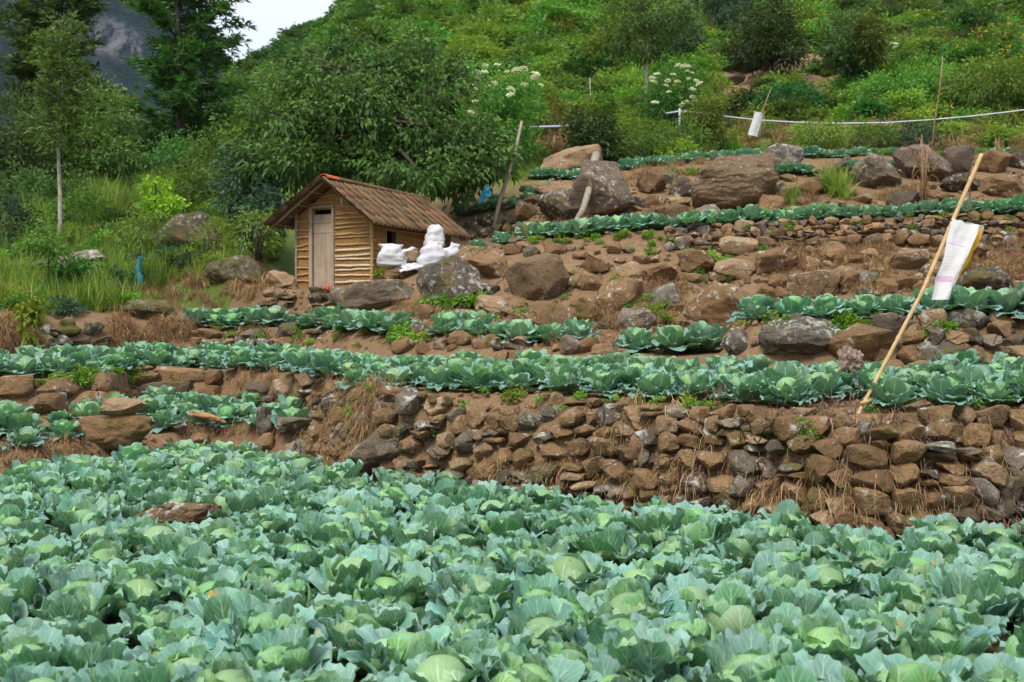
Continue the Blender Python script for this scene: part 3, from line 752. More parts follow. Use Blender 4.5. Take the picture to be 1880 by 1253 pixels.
# ------------------------------------------------------------------ boulders, one by one:
# px, py, width, height in the photo, material, seed, boxiness, tilt (deg), label
BO = [
 (1050, 303, 108, 62, 'rock_tan', 1, 4, 0, 'flat topped pale boulder behind the curved bare root'),
 (1102, 356, 112, 118, 'rock_grey', 2, 3.5, 28, 'tall sloping grey boulder streaked green beside the curved root'),
 (1036, 383, 96, 70, 'rock_spot', 3, 2.6, 10, 'lichen speckled dark boulder left of the curved root'),
 (1006, 350, 104, 30, 'rock_tan', 4, 3, 0, 'long flat tan slab lying below the topmost boulder'),
 (1348, 345, 162, 112, 'rock_sand', 5, 3.2, -6, 'large cracked sandstone boulder with dry grass cap'),
 (1432, 292, 76, 46, 'rock_lichen', 6, 3, 5, 'white lichen covered boulder beside the top cabbage row'),
 (1606, 322, 92, 62, 'rock_grey', 7, 3.2, 14, 'tilted grey boulder right of the grass clump'),
 (1692, 302, 100, 70, 'rock_slate', 8, 2.5, 0, 'smooth round dark grey boulder under the dry cane'),
 (1752, 300, 60, 56, 'rock_slate', 9, 2.6, 0, 'small dark round boulder touching the big round one'),
 (1842, 346, 84, 44, 'rock_brown', 10, 5, -4, 'oblong brown block near the right edge of the upper bank'),
 (1822, 302, 58, 44, 'rock_brown', 11, 5, 4, 'squared brown block beside the top of the bamboo'),
 (1762, 341, 64, 38, 'rock_dark', 12, 3, 8, 'dark flat stone behind the bamboo tip'),
 (1868, 293, 46, 44, 'rock_dark', 13, 3, 0, 'dark boulder at the right edge just under the top cabbages'),
 (1426, 346, 33, 22, 'rock_lichen', 14, 3, -8, 'small whitish stone beside the cracked sandstone boulder'),
 (1551, 304, 32, 32, 'rock_grey', 15, 3, 20, 'small pale pointed stone above the grass clump'),
 (1250, 346, 44, 36, 'rock_dark', 16, 6, -6, 'brown cube shaped block left of the sandstone boulder'),
 (1246, 371, 38, 19, 'rock_tan', 17, 5, -4, 'flat speckled slab under the cube shaped block'),
 (1194, 342, 52, 44, 'rock_brown', 18, 3, 12, 'brown grey stone at the head of the gravel slide'),
 (1226, 330, 34, 28, 'rock_moss', 19, 3, 0, 'mossy stone wedged above the cube shaped block'),
 (1300, 400, 50, 44, 'rock_grey', 20, 3, 0, 'speckled low stone at the foot of the sandstone boulder'),
 (1410, 380, 54, 40, 'rock_brown', 21, 3, 0, 'brown stone under the small whitish one'),
 (1500, 345, 60, 34, 'rock_brown', 22, 3, 0, 'low brown stone left of the grass clump'),
 (824, 520, 122, 88, 'rock_spot', 65, 2.2, -22, 'big dark boulder spotted with white lichen by the sacks'),
 (884, 486, 92, 62, 'rock_brown', 24, 4, 6, 'flat sided brown boulder behind the lichen spotted one'),
 (690, 549, 152, 62, 'rock_grey', 25, 2.6, -4, 'wide smooth grey brown boulder in front of the hut'),
 (735, 502, 62, 28, 'rock_brown', 26, 4, 3, 'flat brown stone that the plump white sack sits on'),
 (986, 516, 108, 84, 'rock_tan', 27, 3, -14, 'tan slab with pale lichen leaning on the middle bank'),
 (1328, 574, 140, 104, 'rock_brown', 28, 2.8, 0, 'biggest rounded brown boulder in the middle bank'),
 (1210, 505, 62, 36, 'rock_brown', 29, 3, 8, 'rounded stone with lichen above the green weeds in mid bank'),
 (1082, 520, 48, 34, 'rock_brown', 30, 3, 0, 'rounded brown stone right of the tan leaning slab'),
 (1470, 622, 148, 86, 'rock_lichen', 31, 3, 0, 'big boulder white with lichen on its left above the middle terrace'),
 (1585, 634, 140, 74, 'rock_brown', 32, 3.4, 0, 'brown rock face behind the bamboo pole and the stump'),
 (1352, 634, 56, 50, 'rock_lichen', 33, 2.6, 0, 'round stone whitened by lichen beside the big lichen boulder'),
 (1736, 648, 108, 54, 'rock_lichen', 34, 2.8, 4, 'low lichen patched boulder in the right terrace wall'),
 (1806, 524, 108, 62, 'rock_dark', 35, 2.8, 0, 'dark brown boulder right of the hanging printed bag'),
 (348, 440, 112, 88, 'rock_spot', 36, 2.8, -16, 'large dark lichened boulder in the grass left of the hut'),
 (128, 496, 128, 58, 'rock_lichen', 37, 3, -20, 'pale grey slab half sunk in the green left slope'),
 (235, 461, 30, 20, 'rock_slate', 38, 3, 0, 'small purple grey stone in grass by the blue guarded sapling'),
 (276, 574, 108, 42, 'rock_moss', 39, 4, 3, 'overhanging mossy boulder above the left cabbages'),
 (436, 500, 108, 56, 'rock_moss', 40, 3, -4, 'boulder capped with dry grass left of the hut'),
 (514, 516, 54, 36, 'rock_tan', 41, 2.6, 0, 'round tan stone beside the left hut wall'),
 (712, 822, 146, 72, 'rock_grey', 42, 3, -10, 'grey boulder at the foot of the wall by the field'),
 (190, 800, 205, 70, 'rock_brown', 43, 3, -3, 'broad flat rock at the left edge of the field'),
 (224, 748, 78, 36, 'rock_tan', 44, 4.5, -8, 'loose tan slab lying on top of the broad flat rock'),
 (332, 942, 158, 40, 'rock_tan', 81, 2.6, 0, 'tan rock showing between cabbages in the field'),
 (956, 628, 30, 20, 'rock_tan', 46, 4, 5, 'small pinkish tan stone in front of the short cabbage row'),
 (1046, 637, 40, 36, 'rock_grey', 47, 4, 20, 'grey squared stone at the right end of the short row'),
 (770, 606, 42, 30, 'rock_grey', 48, 3, -10, 'pale grey stone right of the three cabbages below the hut'),
 (1604, 424, 54, 26, 'rock_orange', 49, 4, 0, 'broad rusty block set on the neat wall'),
 (1795, 391, 42, 16, 'rock_orange', 50, 3, 0, 'bright orange flat stone beside the bamboo'),
 (1838, 590, 50, 30, 'rock_tan', 51, 3, 12, 'pale striped stone at the right end of the third terrace'),
 (1740, 410, 10, 8, 'rock_brown', 52, 3, 0, 'tiny brown stone behind the bag top'),
 (530, 608, 42, 32, 'rock_grey', 53, 4, 10, 'dark squared stone in front of the hut cabbages'),
 (490, 785, 34, 44, 'rock_grey', 54, 3.5, 10, 'greenish standing stone at the lower terrace end'),
 (484, 768, 30, 40, 'rock_lichen', 55, 3, 0, 'white topped upright stone at the lower terrace end'),
 (538, 778, 60, 24, 'rock_grey', 56, 3.5, 4, 'grey slab right of the upright stones by the hose'),
 (380, 766, 70, 14, 'rock_orange', 57, 5, 10, 'thin orange brown slab propped on the lower terrace edge'),
 (585, 684, 40, 34, 'rock_lichen', 58, 3, 0, 'lichened block above the black hose'),
 (480, 718, 62, 34, 'rock_grey', 59, 2.8, -10, 'rounded grey boulder under the middle cabbages'),
 (1276, 482, 72, 44, 'rock_brown', 70, 3.4, 6, 'brown block just under the left end of the neat wall'),
 (1424, 484, 84, 50, 'rock_brown', 71, 3, -6, 'wide brown boulder in the dry bank left of the bamboo'),
 (1545, 512, 64, 44, 'rock_brown', 72, 3.2, 10, 'brown boulder just above the third terrace behind the bamboo'),
 (1660, 478, 74, 42, 'rock_tan', 73, 4, 0, 'tan boulder in the dry bank behind the bamboo'),
 (1074, 566, 84, 50, 'rock_brown', 74, 3, 4, 'broad brown boulder at the lower middle of the stony bank'),
 (1165, 588, 78, 44, 'rock_grey', 75, 3, -5, 'greyish boulder left of the biggest rounded one'),
 (905, 566, 70, 44, 'rock_tan', 76, 3.2, 8, 'tan boulder above the short cabbage row'),
 (1450, 130, 150, 46, 'rock_tan', 67, 5, -6, 'long brown ledge of earth and rock high on the right slope'),
 (1338, 150, 60, 26, 'rock_grey', 68, 3, -14, 'grey stump of rock on the bare earth above the slanting stick'),
 (1840, 610, 48, 18, 'rock_slate', 60, 4, -6, 'dark slab in the right end of the terrace wall'),
]
BOULDER_BOXES = [(b[0], b[1], b[2], b[3]) for b in BO]
for (px, py, w, h, kind, seed, bx, tl, lab) in BO:
    if seed == 52: continue
    p = hit(px, py + h * 0.38)
    if p is None: p = hit(px, py)
    if seed == 44: p = at(px, py, hit(190, 825).y - 0.05)
    if seed in (54, 55, 56, 57): p = gpt(px, 1.7)
    if seed == 81: p = Vector(((px - 940) / F * 7.6, 7.6, 0.16))
    D = p.y
    W, H = w * D / F, h * D / F
    me = bm_mesh('boulder', stone_verts(300 + seed, 5 if w > 60 else 4, bx, 15, 0.13, 0.56), M[kind], True, 38)
    o = link('boulder' if w > 50 else 'stone', me)
    c = at(px, py, D + W * 0.16)
    o.location = c
    o.rotation_euler = (0, R(tl), R(random.Random(seed).uniform(-15, 15)))
    o.scale = (W * 1.06, min(W, H * 1.6) * 0.95, H * 1.12)
    tag(o, lab, 'boulder' if w > 50 else 'stone')

rubble('stony earth bank in mid slope below the long upper cabbage row', [(930, 455, 1260, 600), (1240, 455, 1420, 560), (880, 530, 1200, 605)], 21, [(38, 40), (27, 90), (19, 200), (12, 500), (7, 900)], flat=0.68, limit=190)
rubble('dry right hand bank of earth and stones behind the bamboo pole', [(1400, 458, 1890, 540)], 22, [(36, 12), (25, 40), (17, 110), (11, 260), (7, 500)], flat=0.68, limit=150)
rubble('upper boulder strewn bank between the two top cabbage rows', [(1130, 330, 1300, 400), (1380, 310, 1890, 385), (960, 335, 1110, 410)], 23, [(30, 20), (22, 80), (15, 300), (9, 700)], flat=0.65, limit=230)
rubble('gravelly slide of small rubble beside the sloping grey boulder', [(1120, 345, 1270, 405)], 24, [(8, 60), (5, 320), (3.6, 500)], ['rock_brown', 'rock_tan', 'rock_brown'], 'rubble_slide', 260, cat='rubble')
rubble('loose stones on the earth between the hut boulder and the short cabbage row', [(740, 560, 960, 640)], 25, [(22, 20), (14, 120), (8, 300)], flat=0.7, limit=120)
rubble('scattered stones in the wall face above the middle terrace centre', [(1060, 615, 1180, 650), (1380, 600, 1700, 665)], 26, [(18, 60), (11, 250), (7, 500)], flat=0.7, limit=160)
rubble('stones stuck in the earth slope beside the black hose', [(550, 690, 720, 830)], 27, [(20, 20), (13, 100), (8, 300)], flat=0.7, limit=90)
# ------------------------------------------------------------------ scatter: one "stuff" object of many instances
def scatter(name, label, cat, protos, P, rot, scl, idx):
    pts = bpy.data.meshes.new(name)
    P = np.asarray(P, dtype=np.float32).reshape(-1, 3)
    pts.vertices.add(len(P)); pts.vertices.foreach_set('co', P.ravel())
    for nm, typ, dat in (('rot', 'FLOAT_VECTOR', rot), ('scl', 'FLOAT', scl), ('idx', 'INT', idx)):
        a = pts.attributes.new(nm, typ, 'POINT')
        key = 'vector' if typ == 'FLOAT_VECTOR' else 'value'
        a.data.foreach_set(key, np.asarray(dat, dtype=np.int32 if typ == 'INT' else np.float32).ravel())
    pts.update()
    coll = bpy.data.collections.new(name + '_kinds')
    for i, me in enumerate(protos):
        coll.objects.link(bpy.data.objects.new('%s_kind_%02d' % (name, i), me))
    o = link(name, pts)
    tag(o, label, cat, kind='stuff')
    ng = bpy.data.node_groups.new(name, 'GeometryNodeTree')
    ng.interface.new_socket('Geometry', in_out='INPUT', socket_type='NodeSocketGeometry')
    ng.interface.new_socket('Geometry', in_out='OUTPUT', socket_type='NodeSocketGeometry')
    nd = ng.nodes
    gi, go = nd.new('NodeGroupInput'), nd.new('NodeGroupOutput')
    ci = nd.new('GeometryNodeCollectionInfo'); ci.inputs['Collection'].default_value = coll
    ci.inputs['Separate Children'].default_value = True; ci.inputs['Reset Children'].default_value = True
    ip = nd.new('GeometryNodeInstanceOnPoints'); ip.inputs['Pick Instance'].default_value = True
    def na(nm, typ):
        k = nd.new('GeometryNodeInputNamedAttribute'); k.data_type = typ; k.inputs['Name'].default_value = nm
        return k.outputs['Attribute']
    er = nd.new('FunctionNodeEulerToRotation')
    L = ng.links.new
    L(gi.outputs[0], ip.inputs['Points']); L(ci.outputs[0], ip.inputs['Instance'])
    L(na('idx', 'INT'), ip.inputs['Instance Index'])
    L(na('rot', 'FLOAT_VECTOR'), er.inputs[0]); L(er.outputs[0], ip.inputs['Rotation'])
    L(na('scl', 'FLOAT'), ip.inputs['Scale']); L(ip.outputs[0], go.inputs[0])
    md = o.modifiers.new('scatter', 'NODES'); md.node_group = ng
    return o

# ------------------------------------------------------------------ cabbages
def leaf_arrays(L, W, th0, bend, cup, wave, rr, nu=10, nv=9, r0=0.02, z0=0.03):
    """one cabbage leaf growing from the stalk along +x: a fan with a rounded, frilled rim;
    th0 = lean from upright, bend = further lean along it, cup = curl of the sides"""
    th0, bend = R(th0), R(bend)
    ph = [rr.uniform(0, 6.28) for _ in range(8)]
    asym = rr.uniform(-0.10, 0.10)
    K = 40
    ar, az, at_h = [r0], [z0], []
    for k in range(K + 1):
        v = k / K
        th = th0 + bend * v * v + 0.10 * math.sin(v * 5 + ph[0])
        at_h.append(th)
        if k < K:
            ar.append(ar[-1] + math.sin(th) * L / K); az.append(az[-1] + math.cos(th) * L / K)
    def mid(a):
        f = min(max(a, 0), 1) * K; k = min(int(f), K - 1); f -= k
        return ar[k] + (ar[k + 1] - ar[k]) * f, az[k] + (az[k + 1] - az[k]) * f, at_h[k] + (at_h[k + 1] - at_h[k]) * f
    Vv, Uv = [], []
    for j in range(nv + 1):
        v = 1 - (1 - j / nv) ** 1.25
        for i in range(nu + 1):
            u = 2 * i / nu - 1
            u = math.sin(u * 1.35) / math.sin(1.35)
            rim = 1 - 0.50 * (1 - math.sqrt(max(0.0, 1 - (abs(u) * .995) ** 2.6)))
            rim *= 1 + .018 * math.sin(u * 15 + ph[1]) + .012 * math.sin(u * 31 + ph[2])
            a = v * (1 - (1 - rim) * min(1.0, v * 1.4))
            if v < 0.68: w = W * (0.13 + 0.87 * math.sin(math.pi / 2 * v / 0.68) ** 1.3)
            else: w = W * (1 - .10 * ((v - .68) / .32) ** 2)
            r, z, th = mid(a)
            c = cup * (0.6 + 0.4 * v)
            y = w * math.sin(c * u) / c
            n = w * (1 - math.cos(c * u)) / c
            e = max(abs(u) ** 3, max(0.0, v) ** 5)
            q = u * 5.5 + (1 - v) * 6 * (1 if u > 0 else -1)
            n += wave * W * e * (.75 * math.sin(q * 1.05 + ph[3]) + .45 * math.sin(q * 2.3 + ph[4]) + .34 * math.sin(q * 4.7 + ph[5]) + .07 * math.sin(q * 9.1 + ph[7]))
            n += W * 0.035 * math.sin(9 * v - 5 * abs(u) + ph[6])
            Vv.append((r - math.cos(th) * n, y + asym * n, z + math.sin(th) * n))
            Uv.append(((u + 1) / 2, a, max(abs(u), v)))
    Fc = []
    for j in range(nv):
        for i in range(nu):
            a = j * (nu + 1) + i
            Fc.append((a, a + 1, a + nu + 2, a + nu + 1))
    return Vv, Fc, Uv

def turn(Vv, phi):
    c, s = math.cos(phi), math.sin(phi)
    return [(x * c - y * s, x * s + y * c, z) for x, y, z in Vv]

def leaf_specs(rr, form):
    """(kind, angle, leaf arrays args) of one plant; 0/1 crowded and upright as in the field, 2/3 spread out as on the terraces"""
    sp = []
    a = rr.uniform(0, 6.28)
    U = rr.uniform
    op = form >= 2
    for i in range(8 if op else 6):
        a += 2.39996 + U(-.25, .25)
        sp.append(('cab_outer', a, (U(.25, .32), U(.10, .13), *((U(54, 80), U(5, 55)) if op else (U(32, 56), U(-10, 45))), U(.12, .45), U(.12, .26)), .025, .04))
    for i in range(9):
        a += 2.39996 + U(-.25, .25)
        sp.append(('cab_mid', a, (U(.235, .31), U(.085, .12), *((U(24, 50), U(-20, 45)) if op else (U(8, 34), U(-20, 55))), U(.2, .65), U(.10, .22)), .035, .05))
    for i in range(6 if form % 2 else 7):
        a += 2.39996 + U(-.25, .25)
        sp.append(('cab_inner', a, (U(.19, .26), U(.075, .11), *((U(24, 40), U(-110, -60)) if form % 2 == 0 else (U(10, 28), U(-60, 15))), U(.5, 1.0), U(.08, .18)), .045, .075))
    return sp

def head_mesh(rr, detail=True):
    """the firm head: a flattened ball with folded wrapper leaves pressed on it"""
    Vv, Fc, Uv = [], [], []
    nu, nv = (16, 9) if detail else (10, 6)
    for j in range(nv + 1):
        t = math.pi * j / nv
        for i in range(nu + 1):
            f = 2 * math.pi * i / nu
            rad = 0.104 * (1 + 0.04 * math.sin(3 * f + t * 2))
            Vv.append((rad * math.sin(t) * math.cos(f), rad * math.sin(t) * math.sin(f), 0.185 - 0.10 * math.cos(t)))
            Uv.append(((i * 3 / nu) % 1.0, j / nv, 0.0))
    for j in range(nv):
        for i in range(nu):
            a = j * (nu + 1) + i
            Fc.append((a, a + 1, a + nu + 2, a + nu + 1))
    for k in range(4 if detail else 2):
        v, f, u = leaf_arrays(rr.uniform(.25, .30), rr.uniform(.10, .125), rr.uniform(58, 70), -rr.uniform(135, 165), 1.25, 0.05, rr, 7, 9, 0.015, 0.07)
        v = turn(v, k * 1.7 + rr.uniform(-.3, .3))
        o = len(Vv)
        Vv += v; Uv += u; Fc += [tuple(o + q for q in t) for t in f]
    return Vv, Fc, Uv

def to_mesh(name, Vv, Fc, Uv, mat):
    Fa = np.array(Fc, dtype=np.int32)
    uv = np.array([t[:2] for t in Uv], dtype=np.float32)[Fa.ravel()]
    me = np_mesh(name, np.array(Vv), Fa, mat, True, None, uv)
    at_ = me.attributes.new('rim', 'FLOAT', 'POINT'); at_.data.foreach_set('value', np.array([t[2] for t in Uv], dtype=np.float32))
    return me

PLANTS = []      # each: list of (part name, mesh, angle)
for k in range(9):
    rr = random.Random(900 + k)
    parts = []
    form = [0, 0, 0, 1, 0, 0, 2, 2, 2][k]
    for kind, a, args, r0, z0 in leaf_specs(rr, form):
        parts.append(('leaf', to_mesh('cabbage_leaf', *leaf_arrays(*args, rr, 16, 9, r0, z0), M[kind]), a))
    parts.append(('head', to_mesh('cabbage_head', *head_mesh(rr), M['cab_head']), rr.uniform(0, 6.28)))
    PLANTS.append(parts)

spots = []       # (x, y, z, scale, where)
rr = random.Random(77)
# the field: rows running across the slope, staggered
row, y = 0, 3.05
while y < 13:
    x = -8 + (row % 2) * 0.2
    while x < 8:
        xx, yy = x + rr.uniform(-.09, .09), y + rr.uniform(-.09, .09)
        px = 940 + F * xx / yy
        D1 = profile(px)[1][0]
        if -330 < px < 2260 and yy < D1 - 0.18:
            if not (abs(px - 332) < 105 and 7.1 < yy < 7.75):
                spots.append((xx, yy, ground_z(px, yy) if yy > 1 else 0, rr.uniform(.86, 1.14), 'field'))
        x += 0.375
    y += 0.335; row += 1
def rows(px0, px1, s0, n, where, gap=0.37, first=0.22, step=0.37, sc=1.0, holes=(), smax=None):
    for k in range(n):
        px = px0 + rr.uniform(0, 10)
        while px < px1:
            p = profile(px)
            D = p[s0][0] + first + k * step + rr.uniform(-.05, .05) + wob(px, s0)
            lim = p[s0 + 1][0] - 0.15
            if D < lim and not any(a < px < b for a, b in holes):
                if rr.random() > .05: spots.append(((px - 940) / F * D, D, ground_z(px, D) - 0.01, sc * rr.uniform(.66, 1.12), where))
            px += gap * rr.uniform(.85, 1.15) * F / D
rows(-260, 545, 2, 2, 'lower terrace', holes=((165, 262),), first=.2)
rows(-260, 545, 2, 3, 'lower terrace', first=.95)
rows(-260, 2230, 4, 6, 'middle terrace', sc=.9, holes=((1532, 1602),))
rows(352, 592, 6, 2, 'third terrace', sc=1.12, gap=.33)
rows(604, 742, 6, 2, 'third terrace', sc=1.12, gap=.33)
rows(822, 1062, 6, 3, 'third terrace', sc=1.08, gap=.34)
rows(1170, 1328, 6, 3, 'third terrace', sc=1.05)
rows(1385, 2230, 6, 3, 'third terrace', first=.12, gap=.36, step=.34)
rows(968, 2230, 9, 3, 'upper terrace', sc=1.06, first=.16, gap=.33)
rows(836, 948, 9, 1, 'upper terrace', sc=.8, first=.5)
rows(848, 1015, 12, 2, 'top terrace', sc=.95, first=.2)
rows(1112, 1660, 12, 3, 'top terrace', sc=.98, first=.2)
rows(1762, 2230, 12, 3, 'top terrace', sc=.98, first=.2)
for px, py, n in ((985, 331, 6), (1435, 322, 4), (1560, 316, 6)):
    for i in range(n):
        p = hit(px + i * 15, py)
        spots.append((p.x, p.y, p.z, .9, 'top terrace'))

spots.sort(key=lambda t: t[1] + (100 if not -70 < 940 + F * t[0] / t[1] < 1950 else 0))
CAB_LABEL = {
 'field': ('blue green cabbage growing in the dense foreground field', 'cabbages filling the foreground field'),
 'lower terrace': ('cabbage growing on the low terrace at the left just above the field', 'cabbages on the low left terrace'),
 'middle terrace': ('cabbage growing in the rows on the middle terrace above the long wall', 'cabbages in rows on the middle terrace'),
 'third terrace': ('cabbage growing in the short rows on the third terrace above the boulders', 'cabbages in short rows on the third terrace'),
}
NEARBY = 300
proto = {}
kids = {}
def cabbage(i, loc, where, sc, rz):
    if i not in proto:
        root = empty('cabbage')
        kids_ = []
        for nm, me, a in PLANTS[i]:
            kids_.append(link(nm, me, root, rot=(0, 0, a)))
        proto[i] = (root, kids_)
        c = root
    else:
        root, kids_ = proto[i]
        c = root.copy(); C.objects.link(c)
        for ch in kids_:
            d = ch.copy(); C.objects.link(d); d.parent = c
    c.location = loc
    c.rotation_euler = (R(rr.uniform(-7, 7)), R(rr.uniform(-7, 7)), rz)
    c.scale = (sc, sc, sc * rr.uniform(.92, 1.08))
    lab, grp = cab_label(loc, where)
    tag(c, lab, 'cabbage', grp)
SEEN = {}
def cab_label(loc, where):
    x, y, z = loc
    px = 940 + F * x / y
    if where == 'field':
        g = 'cabbages filling the foreground field'
        d = profile(px)[1][0] - y
        rx, ry = (332 - 940) / F * 7.6, 7.6
        if abs(x - rx) < .75 and abs(y - ry) < .62:
            if abs(x - rx) < .40: k = 'cabbage growing right behind the tan rock in the field' if y > ry else 'cabbage growing right in front of the tan rock in the field'
            else: k = 'cabbage touching the left side of the tan rock in the field' if x < rx else 'cabbage touching the right side of the tan rock in the field'
            return k, g
        side = 'at the left' if px < 560 else ('in the centre' if px < 1300 else 'at the right')
        if d < .52:
            if px > 690: return 'cabbage in the last field row %s against the long wall' % side, g
            return 'cabbage in the last field row at the left below the low terrace', g
        if y < 4.0: return 'large cabbage %s of the nearest rows along the bottom' % side, g
        if y < 5.6: return 'blue green cabbage %s of the field a few rows behind the nearest' % side, g
        return 'smaller looking cabbage %s in the back half of the field' % side, g
    if where == 'middle terrace':
        g = 'cabbages in rows on the middle terrace'
        if px > 1590: return 'cabbage on the middle terrace to the right of the bamboo pole', g
        if px > 1330: return 'cabbage on the middle terrace just left of the gnarled stump', g
        if px > 650: return 'cabbage on the middle terrace above the centre of the long wall', g
        return 'cabbage on the left end of the middle terrace below the hut', g
    return CAB_LABEL[where]
for n, (x, y, z, sc, where) in enumerate(spots[:NEARBY]):
    cabbage(rr.randrange(6) if where == 'field' else 6 + rr.randrange(3), (x, y, z), where, sc * (1.0 if where != 'field' else 1.04), rr.uniform(0, 6.28))
far = []
for k in range(4):
    r2 = random.Random(990 + k)
    Vv, Fc, Uv, mats = [], [], [], []
    def add(v, f, u, mi):
        o = len(Vv)
        Vv.extend(v); Uv.extend(u); Fc.extend([tuple(o + q for q in t) for t in f]); mats.extend([mi] * len(f))
    for kind, a, args, r0, z0 in leaf_specs(r2, [2, 3, 2, 3][k]):
        v, f, u = leaf_arrays(*args, r2, 6, 5, r0, z0)
        add(turn(v, a), f, u, ['cab_outer', 'cab_mid', 'cab_inner'].index(kind))
    add(*head_mesh(r2, False), 3)
    me = to_mesh('far_cabbage', Vv, Fc, Uv, M['cab_outer'])
    for kk in ('cab_mid', 'cab_inner', 'cab_head'): me.materials.append(M[kk])
    me.polygons.foreach_set('material_index', np.array(mats, dtype=np.int32))
    far.append(me)
rest = spots[NEARBY:]
scatter('cabbages', 'smaller looking cabbages farther back in rows along the terraces', 'cabbages', far,
        [s[:3] for s in rest], [(R(rr.uniform(-7, 7)), R(rr.uniform(-7, 7)), rr.uniform(0, 6.28)) for s in rest],
        [s[3] for s in rest], [rr.randrange(4) for s in rest])
print('cabbages', len(spots), 'field', sum(1 for s in spots if s[4] == 'field'))
# ------------------------------------------------------------------ the mud hut
HA = R(30)
HO = Vector((-2.506, 19.5, 2.295))               # foot of the corner nearest the photographer
FX = Vector((-math.cos(HA), math.sin(HA), 0))   # along the door wall, to the left
SX = Vector((math.sin(HA), math.cos(HA), 0))    # along the window wall, to the back
UP = Vector((0, 0, 1))
HW, HD = 1.73, 2.52
RT = 0.80                                       # ridge position along the door wall
RIDGE_Z, EAVE_Z = 1.93, 1.13
SAG = -0.025
def hp(t, s, z):     # t along the door wall, s towards the back, z up
    return FX * t + SX * s + UP * (z + SAG * s)
def roof_z(t, lift=0.0):
    if t > RT: return RIDGE_Z - (t - RT) * 0.79 / 1.32 + lift
    return RIDGE_Z - (RT - t) * 0.81 / 1.09 + lift
hut = tag(empty('hut', HO), 'small ochre mud hut with wooden door and mossy clay tile roof', 'hut')

def prism(bm, pts, depth):
    """a flat polygon (list of points) pushed along a vector into a slab"""
    a = [bm.verts.new(p) for p in pts]; b = [bm.verts.new(p + depth) for p in pts]
    bm.faces.new(a); bm.faces.new(b[::-1])
    for i in range(len(a)):
        j = (i + 1) % len(a)
        bm.faces.new((a[i], b[i], b[j], a[j]))
TH = 0.09
DOOR = (0.90, 1.36, 1.42)
WIN = (0.42, 0.72, 0.74, 1.07)
bm = bmesh.new()
# door wall: left pier, right pier, lintel up to the gable
prism(bm, [hp(DOOR[1] + .05, 0, 0), hp(HW, 0, 0), hp(HW, 0, roof_z(HW) - .02), hp(DOOR[1] + .05, 0, roof_z(DOOR[1] + .05) - .02)], SX * TH)
prism(bm, [hp(0, 0, 0), hp(DOOR[0] - .05, 0, 0), hp(DOOR[0] - .05, 0, roof_z(DOOR[0] - .05) - .02), hp(RT, 0, RIDGE_Z - .02), hp(0, 0, roof_z(0) - .02)], SX * TH)
prism(bm, [hp(DOOR[0] - .05, 0, DOOR[2] + .04), hp(DOOR[1] + .05, 0, DOOR[2] + .04), hp(DOOR[1] + .05, 0, roof_z(DOOR[1] + .05) - .02), hp(DOOR[0] - .05, 0, roof_z(DOOR[0] - .05) - .02)], SX * TH)
link('door_wall', bm_mesh('door_wall', bm, M['mud']), hut)
bm = bmesh.new()
e0 = roof_z(0) - .02
prism(bm, [hp(0, TH, -.1), hp(0, WIN[0], -.1), hp(0, WIN[0], e0), hp(0, TH, e0)], FX * TH)
prism(bm, [hp(0, WIN[1], -.1), hp(0, HD, -.1), hp(0, HD, e0), hp(0, WIN[1], e0)], FX * TH)
prism(bm, [hp(0, WIN[0], -.1), hp(0, WIN[1], -.1), hp(0, WIN[1], WIN[2]), hp(0, WIN[0], WIN[2])], FX * TH)
prism(bm, [hp(0, WIN[0], WIN[3]), hp(0, WIN[1], WIN[3]), hp(0, WIN[1], e0), hp(0, WIN[0], e0)], FX * TH)
link('window_wall', bm_mesh('window_wall', bm, M['mud']), hut)
bm = bmesh.new()
e1 = roof_z(HW) - .02
prism(bm, [hp(HW, TH, -.1), hp(HW, HD, -.1), hp(HW, HD, e1), hp(HW, TH, e1)], -FX * TH)
link('far_side_wall', bm_mesh('side_wall', bm, M['mud']), hut)
bm = bmesh.new()
prism(bm, [hp(TH, HD, -.1), hp(HW - TH, HD, -.1), hp(HW - TH, HD, e1), hp(RT, HD, RIDGE_Z - .02), hp(TH, HD, e0)], -SX * TH)
link('back_wall', bm_mesh('back_wall', bm, M['mud']), hut)
bm = bmesh.new()
prism(bm, [hp(TH, TH, .02), hp(HW - TH, TH, .02), hp(HW - TH, HD - TH, .02), hp(TH, HD - TH, .02)], UP * .01)
link('earth_floor', bm_mesh('earth_floor', bm, M['mud']), hut)

hr = random.Random(41)
def batten(p, q, r, mat='batten', name='batten', seg=6, bend=0.010, parent=None):
    bm = bmesh.new()
    n = 6
    pts = []
    for i in range(n):
        f = i / (n - 1)
        k = math.sin(f * math.pi) * hr.uniform(-bend, bend)
        pts.append(Vector(p).lerp(Vector(q), f) + UP * k + Vector((hr.uniform(-.004, .004), hr.uniform(-.004, .004), 0)))
    tube(bm, pts, [r * hr.uniform(.8, 1.15) for _ in range(n)], seg)
    return link(name, bm_mesh(name, bm, M[mat], True), parent or hut)
